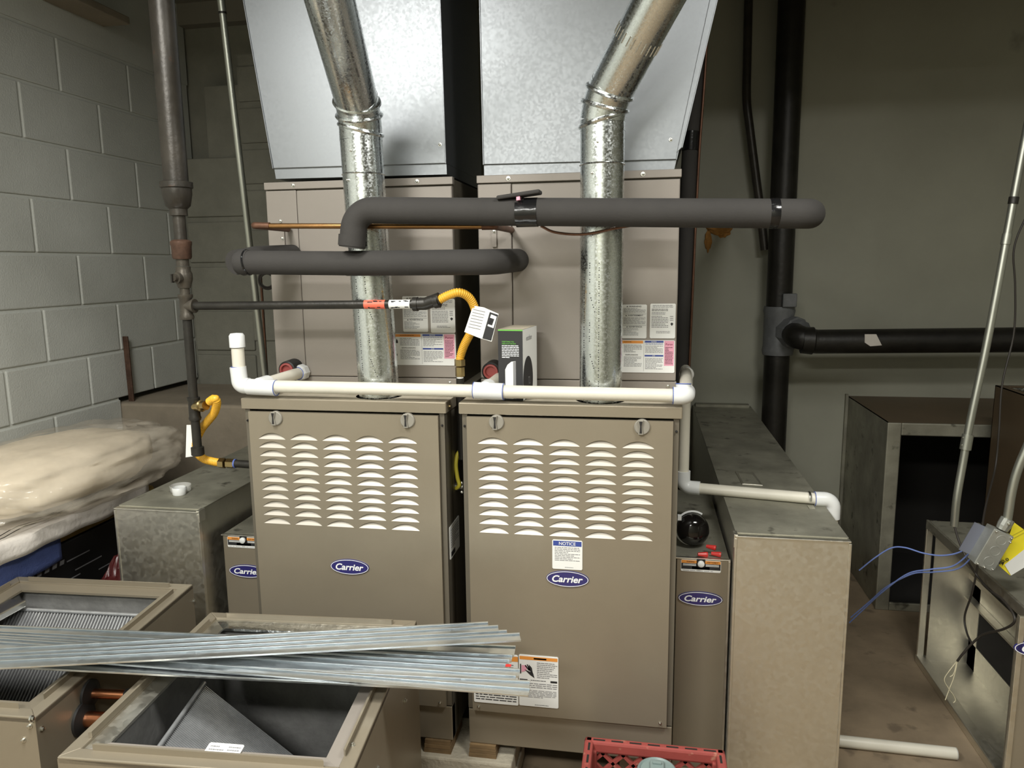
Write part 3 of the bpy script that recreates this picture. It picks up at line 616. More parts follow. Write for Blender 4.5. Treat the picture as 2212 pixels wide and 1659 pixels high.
# right end: elbow, stub, drop, run over the duct
DZ = .724; zr = DZ+RP+.001; low = PZ(zr, 1484, 1052); endp = PZ(zr, 1772, 1078)
yq = low.y
bx = V((b.x+.002, yd0, b.z))
MB().sweep(fillet([bx+V((-.03, 0, .0)), bx, bx+V((.004, .05, .001))], .02), RF, 24).build('elbow', 'pvcfit', t, smooth=50)
ring(bx+V((-.03, 0, 0)), (1, 0, 0))
tp_ = V((PY(yq, 1478, 950).x, yq, b.z-.015))
MB().sweep([bx, V((tp_.x, yq+.02, tp_.z+.01))], RP, 24).build('return_pipe', 'pvc', t, smooth=50)
MB().sweep(fillet([tp_+V((0, -.04, .006)), tp_+V((0, 0, .006)), tp_+V((0, 0, -.045))], .02), RF, 24).build('elbow', 'pvcfit', t, smooth=50)
st = PY(yd0+.02, 1476, 832); 
MB().lathe(st+V((0, 0, -.012)), (0, .15, 1), [(0, RF*.8), (.014, RF*.85), (.015, RF*.72), (.006, RF*.68), (.006, .0)], 24).build('open_socket', 'pvcfit', t, smooth=50); ring(st+V((0, .002, .003)), (0, .15, 1), RF*.86)
lowc = V((tp_.x, yq, zr))
MB().sweep([tp_, lowc+V((0, 0, .03))], RP, 24).build('drop_pipe', 'pvc', t, smooth=50)
MB().sweep(fillet([lowc+V((0, 0, .05)), lowc, lowc+(endp-lowc).normalized()*.05], .022), RF, 24).build('elbow', 'pvcfit', t, smooth=50)
MB().sweep([lowc+(endp-lowc).normalized()*.03, endp], RP, 24).build('run_pipe', 'pvc', t, smooth=50)
e2 = V((.985, endp.y, zr)); MB().sweep(fillet([e2+V((-.05, 0, 0)), e2, e2+V((0, 0, -.055))], .024), RF, 24).build('elbow', 'pvcfit', t, smooth=50); ring(e2+V((-.05, 0, 0)), (1, 0, 0))
MB().sweep([e2+V((0, 0, -.04)), V((e2.x, e2.y, .02))], RP, 24).build('drop_pipe', 'pvc', t, smooth=50)
sc = e2+V((-.065, 0, 0)); MB().torus(sc, (1, 0, 0), RP+.002, .0035, 24, 6, arc=pi*1.05, start=-pi*.52).build('pipe_strap', 'screw', t, smooth=40); MB().box(sc.x-.008, sc.x+.008, sc.y-RP-.030, sc.y-RP+.002, DZ+.0005, DZ+.003).build('strap_foot', 'screw', t)

# ================================================================ GAS PIPING (left)
gy = .0
def G(px, py): return PY(gy, px, py)
t = thing('gas_riser', 'black iron gas riser with valve, tee and drip leg beside the block wall', 'gas pipe', V((G(428, 985).x, gy, 0)))
gx = G(405, 700).x
zc = lambda py, px=395: G(px, py).z
def gl(prof, nm, m='iron', seg=28): return MB().lathe((gx, gy, 0), (0, 0, 1), prof, seg).build(nm, m, t, smooth=40)
gl([(zc(400, 372), .0305), (CEIL, .0305)], 'main_pipe', 'ironold')
gl([(zc(452, 380), .022), (zc(445, 380), .0305), (zc(420, 376), .0365), (zc(408, 374), .0365), (zc(406, 374), .040), (zc(394, 373), .040), (zc(392, 373), .0315)], 'reducer', 'ironold')
gl([(zc(466, 382), .022), (zc(451, 380), .022)], 'reducer_neck', 'ironold')
gl([(zc(522, 385), .0155), (zc(460, 382), .0155)], 'nipple', 'ironold')
gl([(zc(560, 387), .0215), (zc(556, 387), .024), (zc(532, 386), .025), (zc(528, 386), .0265), (zc(522, 385), .0265), (zc(518, 385), .019)], 'coupling', 'rust', 10)
gl([(zc(575, 388), .016), (zc(560, 387), .016)], 'nipple', 'cast')
gl([(zc(622, 391), .016), (zc(612, 390), .019), (zc(604, 390), .022), (zc(592, 389), .022), (zc(584, 388), .018), (zc(576, 388), .019)], 'valve_body', 'cast')
vp = V((gx, gy-.02, zc(600, 390))); MB().lathe(vp, (-.3, -1, 0), [(0, .014), (.008, .014), (.009, .009), (.018, .009)], 16).build('valve_stem', 'cast', t, smooth=40)
MB().obox(vp+V((-.01, -.022, -.012)), (.004, 0, 0), (0, .01, 0), (0, 0, .022)).build('valve_slot', 'iron', t)
gl([(zc(640, 392), .0125), (zc(620, 391), .0125)], 'nipple', 'cast')
gl([(zc(690, 398), .017), (zc(684, 397), .0185), (zc(678, 397), .0155), (zc(646, 393), .0155), (zc(642, 393), .0185), (zc(636, 392), .0185)], 'tee', 'cast')
tz = G(400, 661).z
MB().lathe((gx, gy, tz), (1, 0, 0), [(0, .0155), (.018, .0155), (.02, .0185), (.026, .0185)], 24).build('tee_outlet', 'cast', t, smooth=40)
gl([(zc(862, 412), .0118), (zc(688, 398), .0118)], 'lower_pipe', 'iron')
gl([(zc(908, 420), .0145), (zc(903, 419), .0165), (zc(898, 419), .0145), (zc(868, 413), .0145), (zc(864, 412), .0165), (zc(858, 412), .0165)], 'lower_tee', 'iron')
tz2 = zc(878, 415); MB().lathe((gx, gy, tz2), (.8, -.3, .12), [(0, .0135), (.026, .0135), (.027, .016), (.032, .016), (.034, .0125), (.05, .0125)], 20).build('valve_outlet', 'brass', t, smooth=40)
gl([(zc(970, 427), .0118), (zc(905, 420), .0118)], 'drip_leg', 'iron')
gl([(zc(984, 429), .013), (zc(982, 429), .017), (zc(966, 427), .017), (zc(964, 427), .012)], 'drip_cap', 'iron')
# branch pipe
be = G(893, 657); bz = tz
t2 = thing('gas_branch', 'horizontal black gas pipe with an orange sticker ending in an elbow', 'gas pipe', V((gx+.03, gy, bz)))
bd = (be-V((gx, gy, tz))).normalized(); b0_ = V((gx, gy, tz))+bd*.024
MB().sweep([b0_, be+bd*.01], .0108, 20).build('pipe', 'iron', t2, smooth=40)
def wrap(px0, px1, m, nm):
    p0 = b0_+bd*((G(px0, 657).x-b0_.x)/bd.x); p1 = b0_+bd*((G(px1, 657).x-b0_.x)/bd.x); o = MB().sweep([p0, p1], .0112, 24).build(nm, m, t2, smooth=40)
    pr = MB()
    for k in range(14):
        f0 = random.uniform(.05, .8); an = random.choice((-.9, -.75, .75, .9, -.6, .6)) ; q = p0.lerp(p1, f0); l = (p1-p0)*random.uniform(.05, .2); n_ = V((0, -math.cos(an), math.sin(an))); s_ = bd.cross(n_)*.0014
        pr.quad(q+n_*.0115-s_, q+l+n_*.0115-s_, q+l+n_*.0115+s_, q+n_*.0115+s_)
    pr.build('printed_text', 'ink', o)
wrap(788, 833, 'redorange', 'orange_sticker'); wrap(842, 887, 'white', 'white_sticker')
el = G(920, 656); el2 = PY(gy-.003, 945, 650)
MB().sweep(fillet([be, el, el2+V((.006, 0, .006))], .015), .0155, 20).build('elbow', 'iron', t2, smooth=40)
MB().lathe(be, bd, [(0, .0175), (.012, .0175)], 20).build('elbow_collar', 'iron', t2, smooth=40); 
d_ = (el2-el).normalized(); MB().lathe(el2, d_, [(-.008, .0175), (.004, .0175)], 20).build('elbow_collar', 'iron', t2, smooth=40)
def flex(parent, pts, r=.0105, nm='hose'):
    p = spline(pts, 60); L_ = 0; rr = []
    for i, q in enumerate(p):
        if i: L_ += (q-p[i-1]).length
        rr.append(r*(1+.09*math.sin(L_/.0055*2*pi)))
    # resample finer
    tot = L_; n = int(tot/.0011); out = []; acc = 0; j = 0; seglen = [0]
    for i in range(1, len(p)): seglen.append(seglen[-1]+(p[i]-p[i-1]).length)
    for k in range(n+1):
        s_ = tot*k/n
        while j < len(p)-2 and seglen[j+1] < s_: j += 1
        f = (s_-seglen[j])/max(1e-9, seglen[j+1]-seglen[j]); out.append(p[j].lerp(p[j+1], min(1, f)))
    rad = [r*(1+.085*math.sin(tot*k/n/.0052*2*pi)) for k in range(n+1)]
    return MB().sweep(out, rad, 14).build(nm, 'yellow', parent, smooth=80)
def nut(parent, p, d_, m='brass', r=.0145, l=.018, nm='nut'):
    d_ = V(d_).normalized(); return MB().lathe(V(p), d_, [(0, r*.85), (.001, r), (l-.001, r), (l, r*.85)], 6).build(nm, m, parent)
t = thing('gas_connector', 'yellow corrugated gas connector arching down between the furnaces with a paper tag', 'gas hose', PY(.1, 992, 840), 'yellow gas connectors')
flex(t, [el2, PY(.0, 968, 638), PY(.01, 993, 632), PY(.03, 1016, 646), PY(.05, 1028, 680), PY(.07, 1018, 715), PY(.09, 1003, 745), PY(.1, 996, 765), PY(.1, 993, 778)])
q = PY(.1, 993, 776); nut(t, q, (0, 0, -1)); nut(t, q+V((0, 0, -.02)), (0, 0, -1), r=.0125, l=.026); MB().cyl(q+V((0, 0, -.044)), q+V((0, 0, -.052)), .009, 16).build('sealant_ring', 'white', t, smooth=40); MB().cyl(q+V((0, 0, -.05)), V((q.x, q.y, .90)), .0107, 16).build('gas_stub', 'iron', t, smooth=40)
# paper tag on the hose
tg = [(1022, 660), (1045, 664), (1077, 678), (1062, 738), (1035, 730), (1003, 717)]
pl = [PY(.03, *p_) for p_ in tg]
tagm = MB().prism(pl, (0, .0012, 0)).build('paper_tag', 'white', t)
MB().prism([PY(.0295, *p_) for p_ in ((1062, 706), (1047, 698), (1035, 726), (1060, 735), (1074, 682), (1056, 674))][:0] or [PY(.0295, *p_) for p_ in ((1058, 674), (1076, 680), (1061, 736), (1042, 731))], (0, -.0003, 0)).build('black_panel', 'ink', tagm)
MB().prism([PY(.0290, *p_) for p_ in ((1061, 679), (1073, 684), (1066, 709), (1053, 704))], (0, -.0003, 0)).build('barcode_patch', 'white', tagm)
bc = MB()
for i in range(7): 
    f = i/7; a_, b_ = PY(.0285, 1058+f*9, 686+f*3), PY(.0285, 1060+f*9, 687+f*3); dn = PY(.0285, 1052+f*9, 703+f*3)-a_
    bc.quad(a_, b_, b_+dn*.8, a_+dn*.8)
bc.build('barcode', 'ink', tagm)
ln = MB()
for i in range(7):
    f = i/7; a_ = PY(.0292, 1022-3*f*4, 668+f*44); b_ = PY(.0292, 1048-3*f*4, 674+f*44); e_ = V((0, 0, .0007)); ln.quad(a_-e_, b_-e_, b_+e_, a_+e_)
ln.build('small_print', 'grey', tagm)
# left connector
t = thing('gas_connector', 'yellow corrugated gas connector looping behind the drip leg to the left furnace', 'gas hose', PY(.1, 480, 1003), 'yellow gas connectors')
flex(t, [PY(-.012, 452, 868), PY(-.02, 464, 861), PY(-.01, 468, 872), PY(.01, 462, 893), PY(.03, 447, 912), PY(.04, 436, 926), PY(.045, 425, 950), PY(.045, 424, 975), PY(.04, 440, 991), PY(.035, 460, 997), PY(.03, 478, 1000)])
q = PY(.03, 474, 1000); nut(t, q, (1, -.05, -.01)); nut(t, q+V((.022, 0, 0)), (1, 0, -.01), r=.0135, l=.024); MB().cyl(q+V((.045, 0, 0)), q+V((.049, 0, 0)), .0125, 16).build('sealant_ring', 'bluecem', t, smooth=40); MB().cyl(q+V((.047, 0, 0)), V((-.588, q.y, q.z-.002)), .0107, 16).build('gas_stub', 'iron', t, smooth=40)
MB().prism([PY(.05, *p_) for p_ in ((403, 918), (417, 918), (421, 985), (401, 988))], (0, .001, 0)).build('paper_tag', 'white', t)

# yellow low-voltage cable between furnaces
t = thing('thermostat_cable', 'short yellow cable bent between the two furnaces', 'cable', PY(.2, 985, 1050))
MB().sweep(spline([V((.004, .10, PY(.10, 1001, 968).z)), PY(.1, 993, 975), PY(.09, 985, 1000), PY(.085, 988, 1030), PY(.085, 992, 1047), PY(.09, 986, 1054), PY(.1, 979, 1052)]), .0055, 10).build('cable', 'lemon', t, smooth=50)
q = PY(.1, 980, 1050); MB().lathe(V((-.046, .1, q.z)), (1, 0, 0), [(0, .013), (.006, .013), (.007, .009), (.02, .009)], 12).build('clamp', 'screw', t); screw(t, (-.030, .095, q.z+.012), (0, -1, 0), .004); screw(t, (-.030, .095, q.z-.014), (0, -1, 0), .004)

# ================================================================ LEFT CONDUIT
cpts = [PY(.42, 575, 828), PY(.42, 548, 560), PY(.40, 520, 330), PY(.37, 483, 40)]
a, b = PY(.55, 577, 850), PY(.45, 481, 30); b = a+(b-a)*((CEIL-a.z)/(b.z-a.z)); a = a+(a-b).normalized()*.12
t = thing('conduit', 'leaning galvanized conduit left of the left coil case', 'conduit', a)
MB().sweep([a, b], .0105, 18).build('tube', 'conduit', t, smooth=40)
m_ = PY(.45, 479, 28); dd = (b-a).normalized(); k_ = a+dd*((m_.z-a.z)/dd.z); MB().sweep([k_-dd*.003, k_+dd*.003], .0125, 18).build('joint_ring', 'iron', t, smooth=40)
MB().sweep([k_, b], .0118, 18).build('coupling', 'conduit', t, smooth=40)
tag(MB().sweep(spline([PY(.6, 563, 592), PY(.6, 566, 640), PY(.6, 570, 700), V((PY(.6, 575, 780).x, .6, 0))]), .0045, 8).build('copper_tube', 'copperend', smooth=40), 'thin reddish tube hanging behind the leaning conduit', 'tube')
for i in range(2): MB().torus(PY(.5, 577, 606), (.7, -.7, .1*i), .022+.006*i, .003, 24, 6)  .build('cable_loop', 'blackwire', t, smooth=50)

# ================================================================ RETURN DUCTS, FILTER CABINETS
def duct(lab, x0, x1, yf, yb, flipside):
    t = thing('return_duct', lab, 'duct', ((x0+x1)/2, yf, 0), 'return air ducts')
    MB().box(x0, x1, yf, yb, 0, DZ-.003).build('duct_body', 'galvduct', t, bevel=.002)
    MB().box(x0-.002, x1+.002, yf+.012, yb, DZ-.003, DZ).build('top_sheet', 'galvdusty', t)
    MB().box(x0-.001, x1+.001, yf-.005, yf, .0, DZ-.006).build('front_panel', 'galvduct', t, bevel=.002)
    fr_ = MB(); fr_.box(x0-.004, x1+.004, yf-.009, yf+.010, DZ-.007, DZ-.0025); fr_.box(x0-.006, x0, yf-.007, yf+.006, 0, DZ-.01); fr_.box(x1, x1+.006, yf-.007, yf+.006, 0, DZ-.01)
    fr_.build('edge_cleat', 'galvduct', t, bevel=.001)
    tb = x1 if flipside else x0
    MB().obox(V((tb-.002 if flipside else tb-.008, yf-.006, DZ-.035)), (.010, 0, 0), (0, .03, 0), (0, 0, .035)).build('cleat_tab', 'galvduct', t, bevel=.001)
    return t
dl = duct('galvanized return duct left of the furnaces with a white cup on top', -1.073, -.812, .087, .93, True)
dr = duct('galvanized return duct right of the furnaces under the drain pipe', .690, .960, .110, 1.905, False)
# side tab and small window on right duct
p = PZ(DZ+.001, 1617, 1033)
w4 = [PZ(DZ+.0004, *q_) for q_ in ((1603, 1047), (1648, 1050), (1628, 1022), (1588, 1019))]
ac = MB().prism(w4, (0, 0, .003)).build('access_plate', 'galvduct', dr, bevel=.001)
w4 = [PZ(DZ+.0036, *q_) for q_ in ((1606, 1044), (1642, 1047), (1625, 1025), (1594, 1022))]; MB().prism(w4, (0, 0, .0006)).build('plate_label', 'galvdusty', ac)
MB().box(.70, .95, 1.86, 1.905, DZ, DZ+.012).build('rear_flange', 'galvdusty', dr)
tag(MB().lathe(PZ(DZ, 388, 1068)+V((0, 0, .0005)), (.0, 0, 1), [(0, .019), (.002, .02), (.021, .021), (.023, .019), (.006, .018), (.006, 0)], 28).build('plastic_cup', 'pvcfit', smooth=50), 'small white plastic cap on the left duct top', 'cap')
tag(MB().lathe(PZ(DZ, 388, 1062)+V((.002, .003, .0005)), (.0, 0, 1), [(.0, .027), (.002, .030), (.020, .032), (.0205, .031), (.003, .029), (.003, .0)], 28).build('clear_cup', 'clear', smooth=50), 'clear plastic blister around the white cap on the left duct', 'packaging')
# filter cabinets
def filt(lab, x0, x1, yf, zt_, kx, bx_, bz_, bw, zc_):
    t = thing('filter_cabinet', lab, 'filter cabinet', ((x0+x1)/2, yf, 0), 'filter cabinets')
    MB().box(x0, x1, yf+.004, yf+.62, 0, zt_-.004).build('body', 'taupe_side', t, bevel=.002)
    MB().box(x0, x1, yf+.004, yf+.62, zt_-.004, zt_-.001).build('top_sheet', 'galvdusty', t)
    MB().box(x0+.002, x1-.002, yf-.004, yf+.004, 0, zt_-.001).build('door', 'taupe', t, bevel=.002)
    ed = MB().box(x0-.003, x1+.003, yf-.006, yf+.005, zt_-.004, zt_); ed.box(x1-.003, x1+.003, yf-.006, yf+.005, 0, zt_-.004); ed.build('edge_trim', 'galvduct', t, bevel=.0008)
    w_ = .105; st_ = sticker(t, 'warning_label', (kx-w_/2, yf-.005, zt_-.038), UX, UZ, w_, .033, [('r', 'ink', .01, .2, .99, .72), ('r', 'orange', .01, .72, .42, .97), ('r', 'orange', .6, .72, .99, .97), ('t', 'ink', 'WARNING', .24, .85, .2, .13), ('t', 'ink', 'AVERTISSEMENT', .79, .85, .3, .13), ('r', 'white', .28, .23, .72, .45), ('l', 'grey', .05, .04, .95, .14, 1)])
    for f in (.05, .62): 
        g = MB()
        for k in range(3): g.box(kx-w_/2+w_*f, kx-w_/2+w_*(f+.33), yf-.0066, yf-.0063, zt_-.038+.033*(.50+.07*k), zt_-.038+.033*(.53+.07*k))
        g.build('small_print', 'white', st_)
    MB().box(kx-.011, kx+.011, yf-.009, yf-.004, zt_-.024, zt_-.001).build('latch_plate', 'black', t, bevel=.001)
    MB().lathe((kx, yf-.008, zt_-.013), (0, -1, 0), [(0, .009), (.006, .009), (.008, .006)], 20).build('knob', 'pvcfit', t, smooth=40)
    badge(t, V((bx_, yf-.005, bz_)), UX, UZ, bw, .041)
    return t
q1, q2, q3 = PY(.185, 1517, 1217), PY(.18, 1516, 1293), PY(.18, 1460, 1205)
zf = PY(.18, 1580, 1210).z
filt('tall taupe filter cabinet between the right furnace and the right duct',   .542, .682, .185, zf, q1.x-.004, q2.x-.004, q2.z, .118, None)
yL = .16; a = PY(yL, 481, 1153)
filt('taupe filter cabinet peeking out left of the left furnace', a.x, -.595, yL, a.z, PY(yL, 528, 1163).x, PY(yL, 537, 1232).x, PY(yL, 537, 1232).z, .118, None)
tag(MB().lathe(V((-.655, .36, .70)), (.75, -.6, .1), [(0, .0), (0, .034), (.012, .034), (.013, .030), (.026, .030), (.028, .035), (.036, .035), (.037, .028), (.02, .026), (.02, 0)], 28).build('pipe_end_cap', 'pvcfit', smooth=40), 'white ribbed plastic cap lying behind the left furnace edge', 'cap')
# black dome and red wire nuts on the right cabinet
q = PZ(zf, 1487, 1195); q = V((.588, .26, zf+.046))
t = thing('black_dome', 'glossy black round cap with a white zip tie on the right filter cabinet', 'cap', (q.x, q.y, zf))
MB().lathe(q+V((0, .03, 0)), (.15, -1, .1), [(-.02, .0), (-.02, .040), (.02, .045), (.035, .042), (.048, .032), (.054, .018), (.055, .0)], 36).build('dome', 'blackgloss', t, smooth=50)
MB().torus(q+V((.002, .025, .001)), (.15, -1, .1), .0475, .003, 36, 6, arc=pi*1.25, start=-.6).build('zip_tie', 'pvcfit', t, smooth=50)
MB().box(q.x-.040, q.x-.030, q.y-.005, q.y+.012, q.z+.032, q.z+.044).build('zip_tie_head', 'pvcfit', t)
for px, an, lab in (((1517, 1198), .2, 'red wire nut nearest the black dome'), ((1535, 1190), -.3, 'red wire nut lying on top of the pile'), ((1546, 1197), -.15, 'red wire nut at the right of the pile')):
    p = PZ(zf+.007, *px); d_ = V((math.cos(an), math.sin(an), -.05)); zz = .0075 if 'top' not in lab else .018
    tag(MB().lathe(V((p.x, p.y, zf+zz))-d_*.012, d_, [(0, .0045), (.012, .006), (.022, .0075), (.026, .007), (.026, 0)], 10).build('wire_nut', 'rednut'), lab, 'wire nut', 'red wire nuts')

# ================================================================ THERMOSTAT BOX
A = V((.088, .035, FT+.002)); ux = V((1, -.12, 0)).normalized(); uy_ = V((.12, 1, 0)).normalized(); bw, bd_, bh = .064, .135, .178
t = thing('thermostat_box', 'black and white thermostat carton with a green edge on the right furnace', 'box', A)
MB().obox(A, ux*bw, uy_*bd_, V((0, 0, bh))).build('carton', 'white', t, bevel=.001)
n1 = -uy_
MB().prism([A+n1*.0006+ux*a_+UZ*b_ for a_, b_ in ((0, 0), (bw, 0), (bw, bh-.003), (0, bh-.003))], n1*.0004).build('black_front', 'ink', t)
MB().prism([A+n1*.0006+ux*a_+UZ*b_ for a_, b_ in ((0, bh-.003), (bw, bh-.003), (bw, bh), (0, bh))], n1*.0006).build('green_edge', 'green', t)
MB().prism([A+ux*(bw*a_)+uy_*(bd_*b_)+UZ*(bh+.0004) for a_, b_ in ((0, 0), (1, 0), (1, 1), (0, 1))], UZ*.0004).build('dusty_lid', 'dustytop', t)
g = MB(); w_ = MB()
puttext(w_, 'EVERYTHING YOU', A+n1*.0014+ux*.026+UZ*.148, ux, UZ, .031, .0032, bold=.01); puttext(w_, 'NEED IS IN THE BOX', A+n1*.0014+ux*.0285+UZ*.143, ux, UZ, .036, .0032, bold=.01); w_.build('green_heading', 'green', t)
for k in range(8):
    xe = .054 if k < 7 else .03; xa = .01
    while xa < xe:
        xb = min(xe, xa+random.uniform(.004, .010)); zz = .137-k*.0042; g.quad(*[A+n1*.0014+ux*a_+UZ*b_ for a_, b_ in ((xa, zz), (xb, zz), (xb, zz+.0019), (xa, zz+.0019))]); xa = xb+.0012
g.build('printed_text', 'badgewhite', t)
# printed device picture
pl = [(.018, .004), (.046, .004), (.046, .100), (.034, .098), (.024, .090), (.018, .078)]
MB().prism([A+n1*.0012+ux*a_+UZ*b_ for a_, b_ in pl], n1*.0003).build('device_picture', 'white', t)
MB().prism([A+n1*.0017+ux*a_+UZ*b_ for a_, b_ in ((.039, .004), (.046, .004), (.046, .10), (.039, .098))], n1*.0003).build('device_edge', 'grey', t)
S_ = A+ux*(bw+.0007); el_ = [(bd_*.42*(1-math.cos(pi*i/24))*.0+bd_*(.33+.33*math.cos(2*pi*i/36)), .048+.06*math.sin(2*pi*i/36)) for i in range(36)]
MB().prism([S_+uy_*max(.0, a_)+UZ*max(.0, b_) for a_, b_ in el_], ux*.0004).build('dial_picture', 'ink', t)
g = MB(); puttext(g, 'ecobee', S_+ux*.0006+uy_*.055+UZ*.155, uy_, UZ, .05, .013); puttext(g, '72', S_+ux*.0008+uy_*.052+UZ*.045, uy_, UZ, .016, .02); g.build('lettering', 'grey', t)

# ================================================================ WALL PIPES (right rear)
t = thing('drain_stack', 'large black vertical pipe on the back wall with a grey tee', 'pipe', (1.05, 1.77, 0))
px_ = 1.052; py_ = 1.77
MB().cyl((px_, py_, 0), (px_-.006, py_, CEIL), .056, 32).build('pipe', 'blackpipe', t, smooth=40)
tc_ = PY(1.72, 1692, 716)
MB().lathe((px_, py_, tc_.z-.11), (0, 0, 1), [(0, .066), (.02, .070), (.04, .066), (.18, .066), (.2, .070), (.22, .066)], 28).build('tee', 'greyfit', t, smooth=40)
MB().lathe((px_+.03, py_-.02, tc_.z), (.55, -.8, -.1), [(0, .07), (.06, .074), (.065, .066), (.09, .062)], 10).build('union', 'greyfit', t)
MB().obox((px_-.0, py_-.08, tc_.z+.11), (.06, 0, 0), (0, .03, 0), (0, 0, .06)).build('hanger_block', 'greyfit', t, bevel=.004)
pe = PY(1.60, 1762, 738); pr_ = PY(1.60, 2212, 734); pr_ = pe+(pr_-pe)*1.8
MB().sweep(fillet([V((px_+.05, py_-.06, tc_.z-.005)), PY(1.60, 1722, 728), pe, pr_], .07), .052, 28).build('branch_pipe', 'blackpipe', t, smooth=40)
MB().lathe(PY(1.60, 1742, 737)+V((-.02, 0, .004)), (1, .0, -.05), [(0, .057), (.045, .060), (.05, .054)], 28).build('collar', 'blackpipe', t, smooth=40)
q0 = PY(1.545, 1868, 735); pap = MB(); pap.prism([PY(1.546, *q_) for q_ in ((1868, 722), (1893, 722), (1905, 746), (1880, 748), (1868, 740))], (0, .002, 0)); pap.build('torn_label', 'towelwhite', t)
t = thing('bent_conduit', 'slim dark conduit with a bend beside the black stack', 'conduit', PY(1.82, 1640, 430))
cp = [PY(1.83, 1619, -60), PY(1.83, 1617, 0), PY(1.83, 1614, 130), PY(1.83, 1613, 215), PY(1.83, 1620, 280), PY(1.83, 1634, 390), PY(1.83, 1642, 450), PY(1.83, 1652, 540)]
MB().sweep(spline(cp, 8), .019, 18).build('tube', 'ironold', t, smooth=50)
t = thing('line_set', 'black insulated line set dropping behind the right coil case', 'insulated pipe', PY(.9, 1470, 840))
ln_ = [PY(.85, 1512, -40), PY(.85, 1502, 160), PY(.85, 1490, 330), PY(.85, 1481, 520), PY(.85, 1467, 850)]
MB().sweep(spline(ln_, 6), .026, 20).build('foam_tube', 'foam', t, smooth=50)
q = PY(.85, 1491, 305); MB().sweep([q+V((.001, 0, .03)), q-V((.001, 0, .03))], .029, 20).build('tape_wrap', 'tape', t, smooth=50)
MB().sweep(spline([p_+V((.030, -.01, 0)) for p_ in ln_], 6), .0045, 8).build('copper_line', 'copperend', t, smooth=50)
# expanding foam at the wall penetration
fm = MB(); c = PY(BWY, 1549, 492)
def blob(mb, c, r, s=(1, .5, 1), seed=0, n=16):
    vs = []; fs = []
    for i in range(n+1):
        for j in range(2*n):
            a_, b_ = pi*i/n, 2*pi*j/(2*n); d_ = V((math.sin(a_)*math.cos(b_), math.sin(a_)*math.sin(b_), math.cos(a_)))
            k_ = 1+.35*noise.noise(d_*2.5+V((seed, seed*2, 0))); vs.append(c+V((d_.x*s[0], d_.y*s[1], d_.z*s[2]))*(r*k_))
    for i in range(n):
        for j in range(2*n): fs.append((i*2*n+j, (i+1)*2*n+j, (i+1)*2*n+(j+1) % (2*n), i*2*n+(j+1) % (2*n)))
    mb.add(vs, fs)
blob(fm, c+V((.01, -.006, .01)), .055, (1.1, .35, .7), 1); blob(fm, c+V((-.04, -.003, -.06)), .028, (.55, .3, 1.6), 3); blob(fm, c+V((.03, -.003, -.02)), .03, (1, .3, .8), 5)
tag(fm.build('foam_sealant', 'ofoam', smooth=80), 'orange expanding foam dripping below the long foam pipe on the wall', 'foam sealant')

# ================================================================ RIGHT SIDE: DUCT BOX, OPEN DUCT, CABINETS
t = thing('wall_duct', 'dark galvanized duct stub on the back wall with a black rectangular opening', 'duct', (1.7, 1.6, 0))
x0, x1, yf, zt_ = 1.402, 2.05, 1.302, .782; bwd = .048
for xx in (x0, x1-.003): MB().box(xx, xx+.003, yf, BWY-.002, 0, zt_).build('side_sheet', 'galvdusty', t)
MB().box(x0, x1, yf, BWY-.002, zt_-.003, zt_).build('top_sheet', 'brown_and_shade', t)  # brown instead of bare metal puts the shade on top into the colour
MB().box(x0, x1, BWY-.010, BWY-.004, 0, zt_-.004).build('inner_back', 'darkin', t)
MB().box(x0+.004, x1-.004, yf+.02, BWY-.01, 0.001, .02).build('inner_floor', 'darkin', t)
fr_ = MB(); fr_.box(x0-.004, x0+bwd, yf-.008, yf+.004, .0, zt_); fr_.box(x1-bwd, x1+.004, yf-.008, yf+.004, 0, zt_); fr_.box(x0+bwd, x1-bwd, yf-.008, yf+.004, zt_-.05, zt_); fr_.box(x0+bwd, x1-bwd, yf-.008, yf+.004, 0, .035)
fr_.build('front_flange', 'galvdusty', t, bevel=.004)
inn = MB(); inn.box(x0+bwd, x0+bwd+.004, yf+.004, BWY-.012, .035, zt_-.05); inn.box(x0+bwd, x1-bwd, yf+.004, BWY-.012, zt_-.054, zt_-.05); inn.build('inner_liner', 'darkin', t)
MB().box(x0-.012, x0, BWY-.02, BWY-.001, 0, zt_+.01).build('wall_flange', 'galvdusty', t)
# open duct section standing in front
t = thing('open_duct', 'open galvanized duct section on the floor at the right, side facing left is open', 'duct', (1.6, .6, 0))
ya, yb = .02, .885; xa, xb = 1.42, 1.585
zt_ = PY(yb, 2006, 1124).z; e = .003
MB().box(xa+.03, xb, yb-e, yb, 0.01, zt_).build('end_panel', 'galvduct', t)
MB().box(xa, xb, ya, yb, zt_-e, zt_).build('top_panel', 'galvdusty', t)
bt = MB(); bt.box(xa+.02, xb, ya, yb, .008, .008+e); bt.build('bottom_panel', 'galvduct', t)
MB().box(xa-.004, xa+.03, ya, yb+.005, .0, .028).build('bottom_rail', 'galvduct', t, bevel=.003)
MB().box(xa-.004, xa+.004, ya, yb, zt_-.028, zt_+.003).build('top_rail', 'galvduct', t, bevel=.002)
MB().box(xa-.002, xa+.02, yb-.006, yb+.004, .02, zt_).build('corner_post', 'galvduct', t, bevel=.002)
z5 = .30
sd = MB(); sd.box(xb-e, xb, ya, yb, 0, .10); sd.box(xb-e, xb, ya, yb, zt_-.05, zt_); sd.box(xb-e, xb, yb-.06, yb, 0, zt_); sd.box(xb-e, xb, ya, ya+.06, 0, zt_); sd.box(xb-e, xb, ya, yb, .26, .34); sd.build('far_side_frame', 'galvduct', t)
MB().box(xb-.02, xb-.004, ya, yb, .325, .345).build('filter_track', 'galvduct', t); MB().box(xb-.03, xb-.004, ya, yb, .255, .262).build('filter_track', 'galvduct', t)
